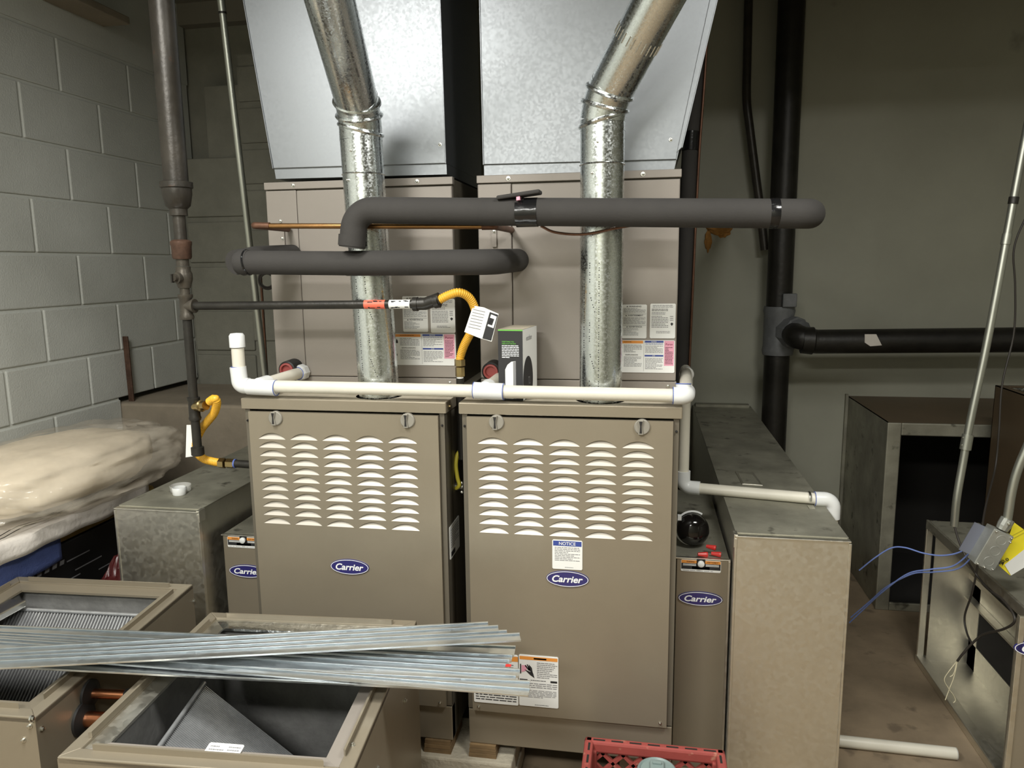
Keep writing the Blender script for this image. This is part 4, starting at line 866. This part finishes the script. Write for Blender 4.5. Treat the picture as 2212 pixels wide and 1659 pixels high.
MB().box(xb+.001, xb+.006, ya, yb, .001, zt_).build('dark_backing', 'darkin', t)
# near furnace cabinet lower right
t = thing('spare_cabinet', 'taupe cabinet cut off by the lower right edge of the photo', 'cabinet', (1.6, -.2, 0))
yc = .0; a = PY(yc, 2185, 1500); xk = PY(yc, 2192, 1470).x
MB().box(xk, xk+.53, yc, yc+.012, .0, PY(yc, 2208, 1335).z).build('door', 'taupe', t, bevel=.003)
MB().box(xk, xk+.003, yc+.012, yc+.018, 0, PY(yc, 2208, 1335).z).build('side_panel', 'taupe_side', t)
ed = MB().box(xk-.004, xk+.008, yc-.004, yc+.004, 0, PY(yc, 2208, 1335).z+.004); ed.build('edge_trim', 'galvduct', t, bevel=.001)
badge(t, PY(yc-.001, 2250, 1402), UX, UZ, .118, .043)
# tall brown cabinet behind
t = thing('brown_cabinet', 'tall dark brown coil cabinet with foil lining at the right edge', 'cabinet', (1.9, 1.0, 0))
yc = 1.21; c0 = PY(yc, 2150, 832); xk = c0.x; zk = c0.z; dpt = .24
wl_ = MB(); wl_.box(xk, xk+.004, yc-.30, yc, 0, zk); wl_.box(xk, xk+.5, yc-.004, yc, 0, zk); wl_.build('shell', 'brown_and_shade', t)
rm = MB(); rm.box(xk, xk+.03, yc-.30, yc, zk-.003, zk); rm.box(xk+.03, xk+.5, yc-.03, yc, zk-.003, zk); rm.build('rim', 'brown_and_shade', t)
MB().box(xk+.03, xk+.5, yc-.036, yc-.030, zk-.16, zk-.004).build('foil_lining', 'foil', t)
MB().box(xk+.004, xk+.5, yc-.30, yc-.296, 0, zk-.02).build('front_panel', 'brown_and_shade', t)

# conduits and junction box (right)
def Q(px, py, y=.35): return PY(y, px, py)
t = thing('conduit', 'long galvanized conduit with a set screw coupling at the right', 'conduit', Q(2062, 1130))
a0 = [PY(.52, 2268, 40), PY(.52, 2212, 310), PY(.50, 2140, 700), PY(.48, 2098, 900), PY(.47, 2080, 1000), PY(.46, 2067, 1075), PY(.46, 2061, 1136)]
top = a0[0]+(a0[0]-a0[1])*((2.285-a0[0].z)/(a0[0].z-a0[1].z))
MB().sweep([top]+spline(a0, 6), .0105, 18).build('tube', 'conduit', t, smooth=50)
def along(pts, z0_, z1_, r, nm, m='conduit'):
    for i in range(len(pts)-1):
        if pts[i].z >= z0_ >= pts[i+1].z:
            f = (pts[i].z-z0_)/(pts[i].z-pts[i+1].z); p0 = pts[i].lerp(pts[i+1], f); d_ = (pts[i+1]-pts[i]).normalized(); return MB().sweep([p0, p0+d_*(z0_-z1_)/abs(d_.z)], r, 18).build(nm, m, t, smooth=40), p0, d_
o_, p0, d_ = along(a0, PY(.48, 2094, 938).z, PY(.48, 2088, 970).z, .0148, 'coupling')
for k_ in (.008, .030): screw(t, p0+d_*k_+V((-.012, -.004, 0)), (-1, -.3, 0), .0045)
along(a0, PY(.5, 2180, 425).z, PY(.5, 2178, 440).z, .0125, 'coupling', 'iron'); along(a0, PY(.5, 2168, 505).z, PY(.5, 2164, 528).z, .0125, 'coupling')
# junction box
J = PY(.20, 2144, 1184)
t = thing('junction_box', 'tilted zinc junction box with round knockouts and a yellow tag behind it', 'junction box', J)
ux = (PY(.20, 2190, 1160)-PY(.20, 2148, 1142)); uzv = (PY(.20, 2148, 1142)-PY(.20, 2104, 1217)); uzl = uzv.length
un = uzv.normalized(); uxn = (ux-un*ux.dot(un)).normalized(); nn = uxn.cross(un); 
O = PY(.20, 2104, 1217); jw, jh, jd = .050, uzl, .042
if nn.y > 0: nn = -nn
MB().obox(O-nn*jd, uxn*jw, un*jh, nn*jd).build('box_body', 'boxsteel', t, bevel=.0015)
MB().obox(O+nn*.0005, uxn*jw, un*jh, nn*.0015).build('cover', 'boxsteel', t, bevel=.002)
for f in (.2, .5, .8): MB().torus(O+uxn*jw*.55+un*jh*f+nn*.0022, nn, .012, .0006, 24, 5).build('knockout', 'boxsteel', t, smooth=50)
for a_, b_ in ((.12, .04), (.9, .05), (.12, .96), (.9, .95), (.5, .02), (.95, .85)): screw(t, O+uxn*jw*a_+un*jh*b_+nn*.002, nn, .003)
MB().obox(O-nn*jd-uxn*.028+un*.01, uxn*.028, un*(jh-.02), nn*.002).build('open_flap', 'flap', t)
cn = PY(.22, 2172, 1130); MB().lathe(cn-un*.018, un, [(0, .014), (.012, .016), (.03, .016), (.031, .012)], 12).build('connector', 'boxsteel', t); screw(t, cn+V((0, -.017, .004)), (0, -1, 0), .004)
# tag behind the box
tg_ = MB().prism([PY(.26, *q_) for q_ in ((2190, 1128), (2240, 1165), (2230, 1215), (2182, 1243), (2158, 1222))], (0, .001, 0)).build('yellow_tag', 'yellowtag', t)
MB().prism([PY(.258, *q_) for q_ in ((2170, 1220), (2240, 1165), (2235, 1212), (2184, 1243))], (0, -.0004, 0)).build('white_panel', 'white', tg_)
g = MB(); c = PY(.257, 2168, 1212); puttext(g, '80.0', c, uxn*.6+un*.8, un*.6-uxn*.8, .026, .009, bold=.02, lift=.0); 
if True:
    pa, pb, pc = PY(.257, 2164, 1216), PY(.257, 2170, 1214), PY(.257, 2166, 1222); g.add([pa, pb, pc], [(0, 1, 2)])
for k_ in range(2): pa, pb = PY(.257, 2186+k_*4, 1158+k_*5), PY(.257, 2235+k_*4, 1132+k_*5); g.quad(pa, pb, pb+V((0, 0, .0008)), pa+V((0, 0, .0008)))
g.build('lettering', 'ink', tg_)
t = thing('conduit', 'short curved conduit coming down into the junction box', 'conduit', cn)
b0_ = [PY(.22, 2275, 830), PY(.22, 2232, 935), PY(.22, 2200, 1010), PY(.22, 2186, 1060), PY(.22, 2178, 1110), PY(.22, 2175, 1128)]
b0_ = [b0_[0]+(b0_[0]-b0_[1])*((2.285-b0_[0].z)/(b0_[0].z-b0_[1].z))]+b0_
MB().sweep([b0_[0]]+spline(b0_[1:], 6), .0105, 18).build('tube', 'conduit', t, smooth=50)
# wires
def wire(nm, lab, pts, r, m, cat='wire', group=None): return tag(MB().sweep(spline(pts, 10), r, 8).build(nm, m, smooth=60), lab, cat, group)
jb = PY(.25, 2136, 1158)
wire('blue_wire', 'upper blue wire curling left from the junction box', [jb, PY(.28, 2105, 1168), PY(.32, 2075, 1192), PY(.36, 2035, 1200), PY(.40, 1995, 1195), PY(.44, 1955, 1183), PY(.47, 1925, 1184), PY(.5, 1890, 1205), PY(.52, 1856, 1232)], .0022, 'bluewire', group='blue wires')
wire('blue_wire', 'lower blue wire drooping down to the floor by the right duct', [jb+V((0, .004, -.012)), PY(.28, 2100, 1190), PY(.32, 2060, 1222), PY(.36, 2010, 1230), PY(.42, 1960, 1240), PY(.5, 1905, 1280), PY(.56, 1870, 1312), PY(.6, 1835, 1345)], .0022, 'bluewire', group='blue wires')
wire('blue_wire', 'middle blue wire twisted along the drooping one', [jb+V((0, .014, -.010)), PY(.31, 2105, 1196), PY(.35, 2070, 1228), PY(.39, 2015, 1236), PY(.45, 1970, 1240), PY(.53, 1915, 1268), PY(.59, 1878, 1300), PY(.63, 1838, 1334)], .0022, 'bluewire', group='blue wires')
wire('black_cable', 'thin dark cable hanging along the brown cabinet', [PY(.7, 2230, 455), PY(.7, 2212, 478), PY(.7, 2190, 540), PY(.7, 2193, 620), PY(.7, 2190, 720), PY(.68, 2165, 830), PY(.66, 2158, 930), PY(.64, 2150, 1010), PY(.52, 2130, 1090), PX(1.402, 2120, 1150), PX(1.400, 2112, 1220), PX(1.400, 2100, 1280), PX(1.400, 2084, 1330), PX(1.400, 2088, 1365), PX(1.400, 2100, 1392)], .003, 'blackwire', 'cable')
wire('black_cable', 'dark cable looping below the junction box to frayed ends', [PY(.46, 2061, 1134), PY(.42, 2072, 1170), PY(.38, 2090, 1210), PX(1.375, 2108, 1240), PX(1.385, 2135, 1272), PX(1.390, 2165, 1295), PX(1.390, 2188, 1325), PX(1.390, 2190, 1345), PX(1.388, 2165, 1360), PX(1.380, 2125, 1370), PX(1.365, 2100, 1390), PY(.36, 2080, 1412), PY(.37, 2068, 1428)], .0032, 'blackwire', 'cable')
t = thing('frayed_wires', 'pale stripped wire ends dangling over the open duct', 'wire', PY(.37, 2066, 1430))
for pts in ([(2068, 1428), (2064, 1450), (2058, 1470), (2052, 1485), (2042, 1512)], [(2066, 1430), (2050, 1450), (2040, 1468), (2048, 1485), (2060, 1502), (2064, 1512), (2060, 1518)], [(2067, 1430), (2060, 1455), (2052, 1462)]):
    MB().sweep(spline([PY(.37, *q_) for q_ in pts], 8), .0012, 6).build('strand', 'barewire', t, smooth=60)
# pvc pipe on the floor
a, b = PZ(.0175, 1790, 1598), PZ(.0175, 2066, 1628)
t = thing('loose_pvc_pipe', 'loose white pvc pipe lying on the floor at lower right', 'pipe', (a+b)/2)
MB().sweep([a-(b-a)*.25, b], .0168, 20).build('pipe', 'pvc', t, smooth=50); dd = (b-a).normalized(); MB().lathe(b-dd*.002, dd, [(0, .0168), (.0022, .0168), (.0023, .013), (.0, .012), (.0, 0)], 20).build('cut_end', 'pvcfit', t, smooth=40)

# ================================================================ MILK CRATE + MUG
t = thing('milk_crate', 'faded red plastic milk crate at the bottom edge in front of the furnace', 'crate', (.487, -.33, 0))
cz = .28; c1_, c2_ = PZ(cz, 1262, 1603), PZ(cz, 1563, 1603); cx0, cx1 = c1_.x, c2_.x; cy1 = (c1_.y+c2_.y)/2; cy0 = cy1-.33; th = .012
rim = MB()
for a_, b_, c_, d_ in ((cx0, cx1, cy1-.022, cy1), (cx0, cx1, cy0, cy0+.022), (cx0, cx0+.022, cy0, cy1), (cx1-.022, cx1, cy0, cy1)): rim.box(a_, b_, c_, d_, cz-.03, cz)
rim.build('rim', 'red', t, bevel=.006)
sl = MB()
for i in range(7):
    x = cx0+.035+i*(cx1-cx0-.07)/6; sl.box(x-.014, x+.014, cy1-.015, cy1-.010, cz-.0005, cz+.0006)
for i in range(6):
    y = cy1-.04-i*.045
    for xx in (cx0+.010, cx1-.015): sl.box(xx, xx+.005, y-.014, y+.014, cz-.0005, cz+.0006)
sl.build('rim_slot', 'darkin', t)
def lattice(mb, o, ux, uz, w_, h_, n_, n=None):
    o, ux, uz = V(o), V(ux), V(uz); nrm = ux.cross(uz); st = w_/n_
    for i in range(-int(h_/st)-1, n_+1):
        for sgn in (1, -1):
            x0_ = i*st if sgn > 0 else (n_-i)*st
            a_, b_ = 0, h_; xa, xb = x0_, x0_+sgn*h_
            t0, t1 = 0, 1
            for lo, hi in ((0, w_),):
                if xb != xa:
                    u0_, u1_ = (lo-xa)/(xb-xa), (hi-xa)/(xb-xa); t0 = max(t0, min(u0_, u1_)); t1 = min(t1, max(u0_, u1_))
            if t1-t0 < .03: continue
            p, q = o+ux*(xa+(xb-xa)*t0)+uz*(h_*t0), o+ux*(xa+(xb-xa)*t1)+uz*(h_*t1)
            d_ = (q-p).normalized(); s_ = nrm.cross(d_).normalized()*.004
            mb.obox(p-s_-nrm*.005, q-p, s_*2, nrm*.010)
for nm, o_, ux_ in (('side_lattice', (cx0+.02, cy1-.012, .03), (1, 0, 0)), ('side_lattice', (cx0+.02, cy0+.012, .03), (1, 0, 0)), ('side_lattice', (cx0+.012, cy0+.02, .03), (0, 1, 0)), ('side_lattice', (cx1-.012, cy0+.02, .03), (0, 1, 0))):
    mb = MB(); lattice(mb, o_, ux_, (0, 0, 1), .29, .225, 6); mb.build(nm, 'red', t)
mb = MB(); lattice(mb, (cx0+.02, cy0+.02, .012), (1, 0, 0), (0, 1, 0), .29, .29, 6); mb.build('bottom_lattice', 'red', t)
cp_ = MB()
for xx in (cx0, cx1-.03):
    for yy in (cy0, cy1-.03): cp_.box(xx, xx+.03, yy, yy+.03, 0.001, cz-.02)
cp_.box(cx0, cx1, cy0, cy0+.014, .001, .03); cp_.box(cx0, cx1, cy1-.014, cy1, .001, .03); cp_.box(cx0, cx0+.014, cy0, cy1, .001, .03); cp_.box(cx1-.014, cx1, cy0, cy1, .001, .03)
cp_.build('corner_post', 'red', t, bevel=.004)
mg = PZ(cz+.02, 1420, 1640); mx, my = mg.x, mg.y+.004
t = thing('travel_mug', 'grey green travel mug lid standing in the red crate', 'mug', (mx, my, .02))
MB().lathe((mx, my, .018), (0, 0, 1), [(0, .033), (.003, .035), (.20, .041), (.235, .043)], 36).build('body', 'mug', t, smooth=40)
MB().lathe((mx, my, .25), (0, 0, 1), [(0, .043), (.003, .0455), (.018, .0455), (.022, .043), (.0235, .040), (.020, .037), (.0205, .0)], 40).build('lid', 'mug', t, smooth=40)
MB().box(mx-.016, mx+.016, my-.036, my+.024, .270, .279).build('sip_slider', 'mug', t, bevel=.003)
MB().box(mx-.010, mx+.010, my+.006, my+.012, .279, .284).build('slider_tab', 'mug', t, bevel=.001)
for dx, dy, r_, lab in ((-.09, .06, .018, 'pale crumpled wrapper left of the mug in the crate'), (-.045, .07, .012, 'small pale scrap beside the mug in the crate')):
    mb = MB(); blob(mb, V((mx+dx, my+dy, .018+r_)), r_, (1.3, 1, .7), dx*30, 10); tag(mb.build('wrapper', 'towelwhite', smooth=40), lab, 'trash', 'scraps in the crate')

# ================================================================ FRONT COIL CASES
def open_case(lab, b_l, b_r, f_l, f_r, zt_, kind, notch):
    t = thing('open_coil_case', lab, 'coil case', ((b_l+b_r+f_l+f_r)/4)*1.0, 'open coil cases in the foreground')
    t.location.z = 0
    cor = [f_l, f_r, b_r, b_l]; rimw = .062
    ctr = (b_l+b_r+f_l+f_r)/4
    inn = [c+((cor[(i+1) % 4]-c).normalized()+(cor[(i-1) % 4]-c).normalized())*rimw for i, c in enumerate(cor)]
    dn = lambda p, z: V((p.x, p.y, z))
    for i, nm in enumerate(('front_panel', 'right_panel', 'back_panel', 'left_panel')):
        a_, b_ = cor[i], cor[(i+1) % 4]; n_ = V(((b_-a_).y, -(b_-a_).x, 0)).normalized()
        MB().hexa([dn(a_, 0), dn(b_, 0), dn(b_, 0)-n_*.003, dn(a_, 0)-n_*.003], [dn(a_, zt_-.004), dn(b_, zt_-.004), dn(b_, zt_-.004)-n_*.003, dn(a_, zt_-.004)-n_*.003]).build(nm, 'taupe', t)
        # rim flange, sloping slightly down inwards, with a lip
        ia, ib = inn[i], inn[(i+1) % 4]
        za, zi = zt_, zt_-.002
        MB().hexa([dn(a_, za-.014), dn(b_, za-.014), dn(b_, za), dn(a_, za)], [dn(ia.lerp(a_, .55), za-.014), dn(ib.lerp(b_, .55), za-.014), dn(ib.lerp(b_, .55), za), dn(ia.lerp(a_, .55), za)]).build('rim', 'taupe', t, bevel=.002)
        l0, l1 = ia.lerp(a_, .62), ib.lerp(b_, .62); m0, m1 = ia.lerp(a_, .55), ib.lerp(b_, .55); s0, s1 = l0.lerp(l1, .06), l0.lerp(l1, .94); s2, s3 = m0.lerp(m1, .06), m0.lerp(m1, .94)
        MB().hexa([dn(s0, za), dn(s1, za), dn(s3, za), dn(s2, za)], [dn(s0, za+.012), dn(s1, za+.012), dn(s3, za+.012), dn(s2, za+.012)]).build('rim_lip', 'taupe', t)
        MB().hexa([dn(m0, za-.012), dn(m1, za-.012), dn(ib, za-.016), dn(ia, za-.016)], [dn(m0, za-.006), dn(m1, za-.006), dn(ib, za-.010), dn(ia, za-.010)]).build('inner_flange', ('coilpaint', 'coilpaint', 'foil', 'galvduct')[i] if kind == 'c' else 'taupe', t)
        # inner liner
        j0, j1 = inn[i].lerp(a_, .35), inn[(i+1) % 4].lerp(b_, .35)
        MB().hexa([dn(j0, .02), dn(j1, .02), dn(j1, .02)-n_*.004, dn(j0, .02)-n_*.004], [dn(j0, zt_-.018), dn(j1, zt_-.018), dn(j1, zt_-.018)-n_*.004, dn(j0, zt_-.018)-n_*.004]).build('foil_liner', 'liner', t)
    MB().hexa([dn(c, .004) for c in cor], [dn(c, .010) for c in cor]).build('bottom_pan', 'darkin', t)
    return t, inn, cor
ZT = .55
def corners(bl, br, fl_):
    fr_ = br+(fl_-bl); return bl, br, fl_, fr_
cbl, cbr, cfl, cfr = corners(PZ(ZT, 455, 1322), PZ(ZT, 900, 1340), PZ(ZT, 123, 1635))
cfr = cbr.lerp(PZ(ZT, 815, 1540), 1.0)+(PZ(ZT, 815, 1540)-cbr)*.49
oc, inn, cor = open_case('open taupe coil case at front center, finned coil inside, under the strips', cbl, cbr, cfl, cfr, ZT, 'c', False)
# slanted slab: top edge along the left inside, descending right
il, ir, ibr, ibl = inn
def slab(t, A, B, dn_, thick, nf, nm='coil_slab'):
    """A-B top edge, dn_ vector down the slope"""
    A, B, dn_ = V(A), V(B), V(dn_); n_ = (B-A).cross(dn_).normalized()
    if n_.z < 0: n_ = -n_
    MB().obox(A-n_*thick, B-A, dn_, n_*thick).build(nm, 'coilcore', t)
    fb = MB(); e_ = (B-A)/nf
    for i in range(nf): fb.obox(A+e_*(i+.3), e_*.4, dn_, n_*.003)
    fb.build('coil_fins', 'fin', t, kind='stuff')
    MB().sweep([A+n_*.004, B+n_*.004], .005, 12).build('header_tube', 'fin', t, smooth=50)
slab(oc, V((il.x+.055, il.y+.03, ZT-.06)), V((ibl.x+.045, ibl.y-.16, ZT-.06)), V((.50, .0, -.37)), .03, 50)
slab(oc, V((ir.x-.02, ir.y+.03, .10)), V((ibr.x-.02, ibr.y-.05, .10)), V((.0, 0, .0))+V((-.10, 0, -.06)), .02, 8, 'drain_slab')
MB().obox(V((ibl.x+.02, ibl.y-.055, ZT-.035)), V(((ibr-ibl).x*.9, (ibr-ibl).y*.9, 0)), (0, .045, .0), (0, 0, .016)).build('foil_batt', 'foil', oc, bevel=.004)
s0 = PZ(ZT-.006, 436, 1627); sticker(oc, 'part_label', (s0.x, s0.y, ZT-.010), (1, .04, 0), (0, 1, .25), .068, .028, [('l', 'grey', .08, .35, .5, .85, 2), ('l', 'grey', .6, .15, .95, .85, 3)])
for f in (.3, .72): 
    p = cor[1].lerp(cor[2], f); screw(oc, (p.x+.001, p.y, ZT-.10-.02*f), (1, 0, 0), .006)
for f in (.15, .65): p = cor[1].lerp(cor[2], f)+V((-.02, 0, 0)); screw(oc, (p.x, p.y, ZT), (0, 0, 1), .005)
p = cor[3].lerp(cor[0], .2)+V((.045, 0, 0)); screw(oc, (p.x, p.y, ZT-.007), (0, 0, 1), .005)
# left one
lbl, lbr, lfr = PZ(ZT, 38, 1245), PZ(ZT, 416, 1262), PZ(ZT, 75, 1550)
lfl = lbl+(lfr-lbr)
ol, inn2, cor2 = open_case('open taupe coil case at the lower left corner with copper stubs on its side', lbl, lbr, lfl, lfr, ZT, 'l', True)
jl, jr, jbr, jbl = inn2
slab(ol, V((jbl.x-.0, jbl.y-.045, ZT-.045)), V((jbr.x-.0, jbr.y-.045, ZT-.045)), V((.0, -.34, -.36)), .03, 46)
# copper stubs with rubber grommets on right side
def side_pt(px, py):   # point on the right side plane of the left case
    a_, b_ = cor2[1], cor2[2]; d_ = b_-a_; n_ = V((d_.y, -d_.x, 0)).normalized()
    rd = fwd+RT*((px-W/2)/F)-UP*((py-H/2)/F); k_ = (a_-CAM).dot(n_)/rd.dot(n_); return CAM+rd*k_, n_
for px, r_, L_ in (((192, 1498), .0105, .09), ((178, 1553), .0165, .075)):
    p, n_ = side_pt(*px)
    MB().lathe(p, n_, [(-.004, r_+.020), (.006, r_+.020), (.008, r_+.012), (.012, r_+.004)], 28).build('grommet', 'black', ol, smooth=40)
    MB().lathe(p, n_, [(-.02, r_), (L_, r_), (L_+.001, r_*.8)], 20).build('copper_stub', 'coppernew', ol, smooth=50)
    if r_ < .012: MB().lathe(p+n_*(L_-.006), n_, [(0, r_+.002), (.012, r_+.003), (.014, r_)], 16).build('rubber_plug', 'black', ol, smooth=50)
for px in ((68, 1552), (90, 1575), (418, 1298)):
    p, n_ = side_pt(*px); screw(ol, p, n_, .006)
fp = cor2[1]; screw(ol, (fp.x-.03, fp.y-.001, ZT-.05), (0, -1, 0), .006); screw(ol, (fp.x-.012, fp.y-.001, ZT-.018), (0, -1, 0), .006)
MB().box(jbl.x-.01, jbl.x+.06, jbl.y-.16, jbl.y-.05, ZT-.03, ZT-.012).build('latch_bracket', 'screw', ol, bevel=.003)

# ================================================================ GALVANIZED STRIPS (drive cleats)
STR = [ # right end px (center), left px, width, level
 ((1112, 1409), (0, 1364), .045, 0), ((1106, 1424), (0, 1372), .030, 1), ((1100, 1434), (0, 1378), .030, 2), ((1094, 1442), (-60, 1380), .026, 3), ((1122, 1456), (-40, 1386), .030, 4),
 ((1112, 1474), (120, 1408), .045, 5), ((1143, 1487), (240, 1442), .045, 6), ((1143, 1497), (-300, 1388), .028, 7),
 ((1055, 1352), (-60, 1412), .028, 8), ((1077, 1360), (-60, 1424), .030, 9), ((1096, 1370), (-60, 1430), .028, 10), ((1124, 1378), (-60, 1441), .034, 11)]
words = ['upper fan', 'lower fan']
labs = ['rearmost flat strip of the lower fan', 'second strip of the lower fan, bright edge', 'third strip of the lower fan', 'strip with a red mark at its end', 'fifth strip of the lower fan, sticking out right', 'broad strip with a square end over the warning label', 'frontmost broad strip over the furnace label', 'front lip strip along the near side of the lower fan',
 'rear strip of the crossing upper fan', 'second strip of the crossing upper fan', 'third strip of the crossing upper fan', 'front longest strip of the crossing upper fan']
for (re, le, w_, lv), lab in zip(STR, labs):
    z = ZT+.0125+lv*.0045
    a, b = PZ(z, *re), PZ(z, *le)
    a_b = (b-a).normalized(); 
    b = a+a_b*random.uniform(1.42, 1.50)
    s_ = V((-a_b.y, a_b.x, 0)); s_ = s_ if s_.y > 0 else -s_
    o0 = a-s_*w_/2; mb = MB(); e_ = .0009
    mb.obox(o0, b-a, s_*w_, V((0, 0, e_)))
    lip = .005
    for q_, sd_ in ((o0, s_), (o0+s_*w_, -s_)):
        mb.obox(q_, b-a, sd_*.0008, V((0, 0, .0042))); mb.obox(q_+V((0, 0, .0034)), b-a, sd_*lip, V((0, 0, .0008)))
    st_ = mb.build('drive_cleat', 'strip', None, bevel=.0004); tag(st_, 'galvanized strip: '+lab, 'metal strip', 'galvanized strips on the coil cases')
    if 'red mark' in lab: MB().obox(a-s_*.005+V((-.002, 0, .0045)), a_b*-.012+V((0, 0, 0)), s_*.01, V((0, 0, .0006))).build('red_mark', 'rednut', st_)

# ================================================================ LEFT PILE: case, pad, towels, bag
XS = -1.318
t = thing('black_carton', 'black printed carton under the folded towels at left', 'box', (-1.4, .3, 0))
MB().box(-1.66, XS-.02, -.50, .60, 0, .565).build('carton', 'black', t, bevel=.004)
g = MB()
for k_ in range(5):
    y = .02+k_*.03; g.quad(*[V((XS-.0192, y+a_, .50+b_)) for a_, b_ in ((0, 0), (.018, .0), (.022, .014), (.004, .014))])
for y, z, l in ((-.02, .49, .04), (.17, .50, .10), (.2, .46, .12), (.02, .44, .2), (.30, .42, .08)): g.quad(*[V((XS-.0192, y+a_, z+b_)) for a_, b_ in ((0, 0), (l, 0), (l, .004), (0, .004))])
for k_ in range(9): y = .12+k_*.014; g.quad(*[V((XS-.0192, y+a_, .36+b_)) for a_, b_ in ((0, 0), (.003, 0), (.003, .02+.012*math.sin(k_*2)), (0, .02+.012*math.sin(k_*2)))])
g.build('printed_marks', 'grey', t)
tag(MB().box(-1.66, XS-.014, -.52, .62, .567, .625).build('foam_pad', 'pad', bevel=.018), 'mustard foam pad on the black carton at left', 'pad')
def cloth(nm, m, lab, y0_, y1_, xi, z_, drop, seed, th_=.006, xo=None):
    n_, k_ = 40, 26; vs = []; xo = xo or XS+.012
    for i in range(n_+1):
        y = y0_+(y1_-y0_)*i/n_
        for j in range(k_+1):
            s_ = j/k_; tot = (xo-xi)+drop*(1+.35*noise.noise(V((y*3, seed, 0)))); d_ = s_*tot
            if d_ < (xo-xi): x, z = xi+d_, z_
            else: x, z = xo+.008*noise.noise(V((y*14, seed, d_*4))), z_-(d_-(xo-xi))
            z += .006*noise.noise(V((x*9, y*9, seed))); vs.append(V((x, y+.008*noise.noise(V((x*6, seed, y*3))), z)))
    fs = [(i*(k_+1)+j, i*(k_+1)+j+1, (i+1)*(k_+1)+j+1, (i+1)*(k_+1)+j) for i in range(n_) for j in range(k_)]
    o = MB().add(vs, fs).build(nm, m, None, smooth=80); sd_ = o.modifiers.new('solid', 'SOLIDIFY'); sd_.thickness = th_; sd_.offset = 1
    return tag(o, lab, 'towel', 'towels on the pad')
cloth('towel', 'towelblue', 'blue towel hanging over the mustard pad at the lower left', -.50, .13, -1.62, .640, .115, 2, xo=XS+.001)
cloth('towel', 'towelblue', 'folded blue towel next to the left duct', .16, .46, -1.62, .640, .028, 9)
cloth('towel', 'towelwhite', 'white cloth with wavy stitching under the plastic bag', -.45, .50, -1.64, .668, .050, 4, .006, xo=XS+.040)
mb = MB()
for k_ in range(2):
    mb.sweep([V((XS+.024-.02*k_, -.40+.035*i, .684+.004*math.sin(i*1.3))) for i in range(26)], .0012, 5)
tag(mb.build('stitching', 'blackwire'), 'dark wavy stitching line along the white cloth edge', 'thread')
# plastic bag with batting
def puffy(cx_, cy_, cz_, sx_, sy_, sz_, seed, amp, freq, n=48):
    vs = []; fs = []
    for i in range(n+1):
        for j in range(2*n):
            a_, b_ = pi*i/n, pi*j/n; d_ = V((math.sin(a_)*math.cos(b_), math.sin(a_)*math.sin(b_), math.cos(a_)))
            q_ = V((math.copysign(abs(d_.x)**.8, d_.x), math.copysign(abs(d_.y)**.8, d_.y), math.copysign(abs(d_.z)**.75, d_.z)))
            k_ = 1+amp*noise.noise(d_*freq+V((seed, 0, seed)))+amp*.45*noise.noise(d_*freq*2.7+V((0, seed, 0)))
            p = V((cx_+q_.x*sx_*k_, cy_+q_.y*sy_*k_, cz_+q_.z*sz_*k_)); p.z = max(p.z, cz_-sz_*.80); vs.append(p)
    for i in range(n):
        for j in range(2*n): fs.append((i*2*n+j, (i+1)*2*n+j, (i+1)*2*n+(j+1) % (2*n), i*2*n+(j+1) % (2*n)))
    return MB().add(vs, fs)
t = thing('insulation_bag', 'clear plastic bag of cream insulation batting lying against the block wall', 'plastic bag', (-1.35, .30, .67))
puffy(-1.45, .27, .775, .215, .38, .092, 3, .07, 2.4).build('batting', 'batt', t, smooth=80)
puffy(-1.42, .30, .772, .262, .46, .110, 8, .10, 3.2).build('bag_film', 'bag', t, smooth=60)
t = thing('red_bag', 'dark red plastic bag squeezed between the carton and the left duct', 'plastic bag', (-1.10, .35, 0))
puffy(-1.19, .28, .235, .055, .16, .30, 5, .15, 3, 24).build('film', 'redbag', t, smooth=60)
# rusty stake on the ledge
a = PY(1.0, 298, 960); b = PY(1.0, 283, 818)
tag(MB().obox(V((a.x-.012, .985, zl-.2)), (.024, 0, 0), (0, .008, 0), (b-a)*1.0+V((0, 0, .19))).build('rusty_stake', 'rust', bevel=.002), 'rusty flat steel bar standing beside the ledge', 'bar')
# thin slab standing in for a soft dark patch high on left wall
q = PX(LX, 170, 45)
tag(MB().box(LX, LX+.12, .72, 1.05, 2.37, 2.40).build('dark_patch', 'ledge', bevel=.004), 'thin slab standing in for a dark patch high on the left wall', 'patch')
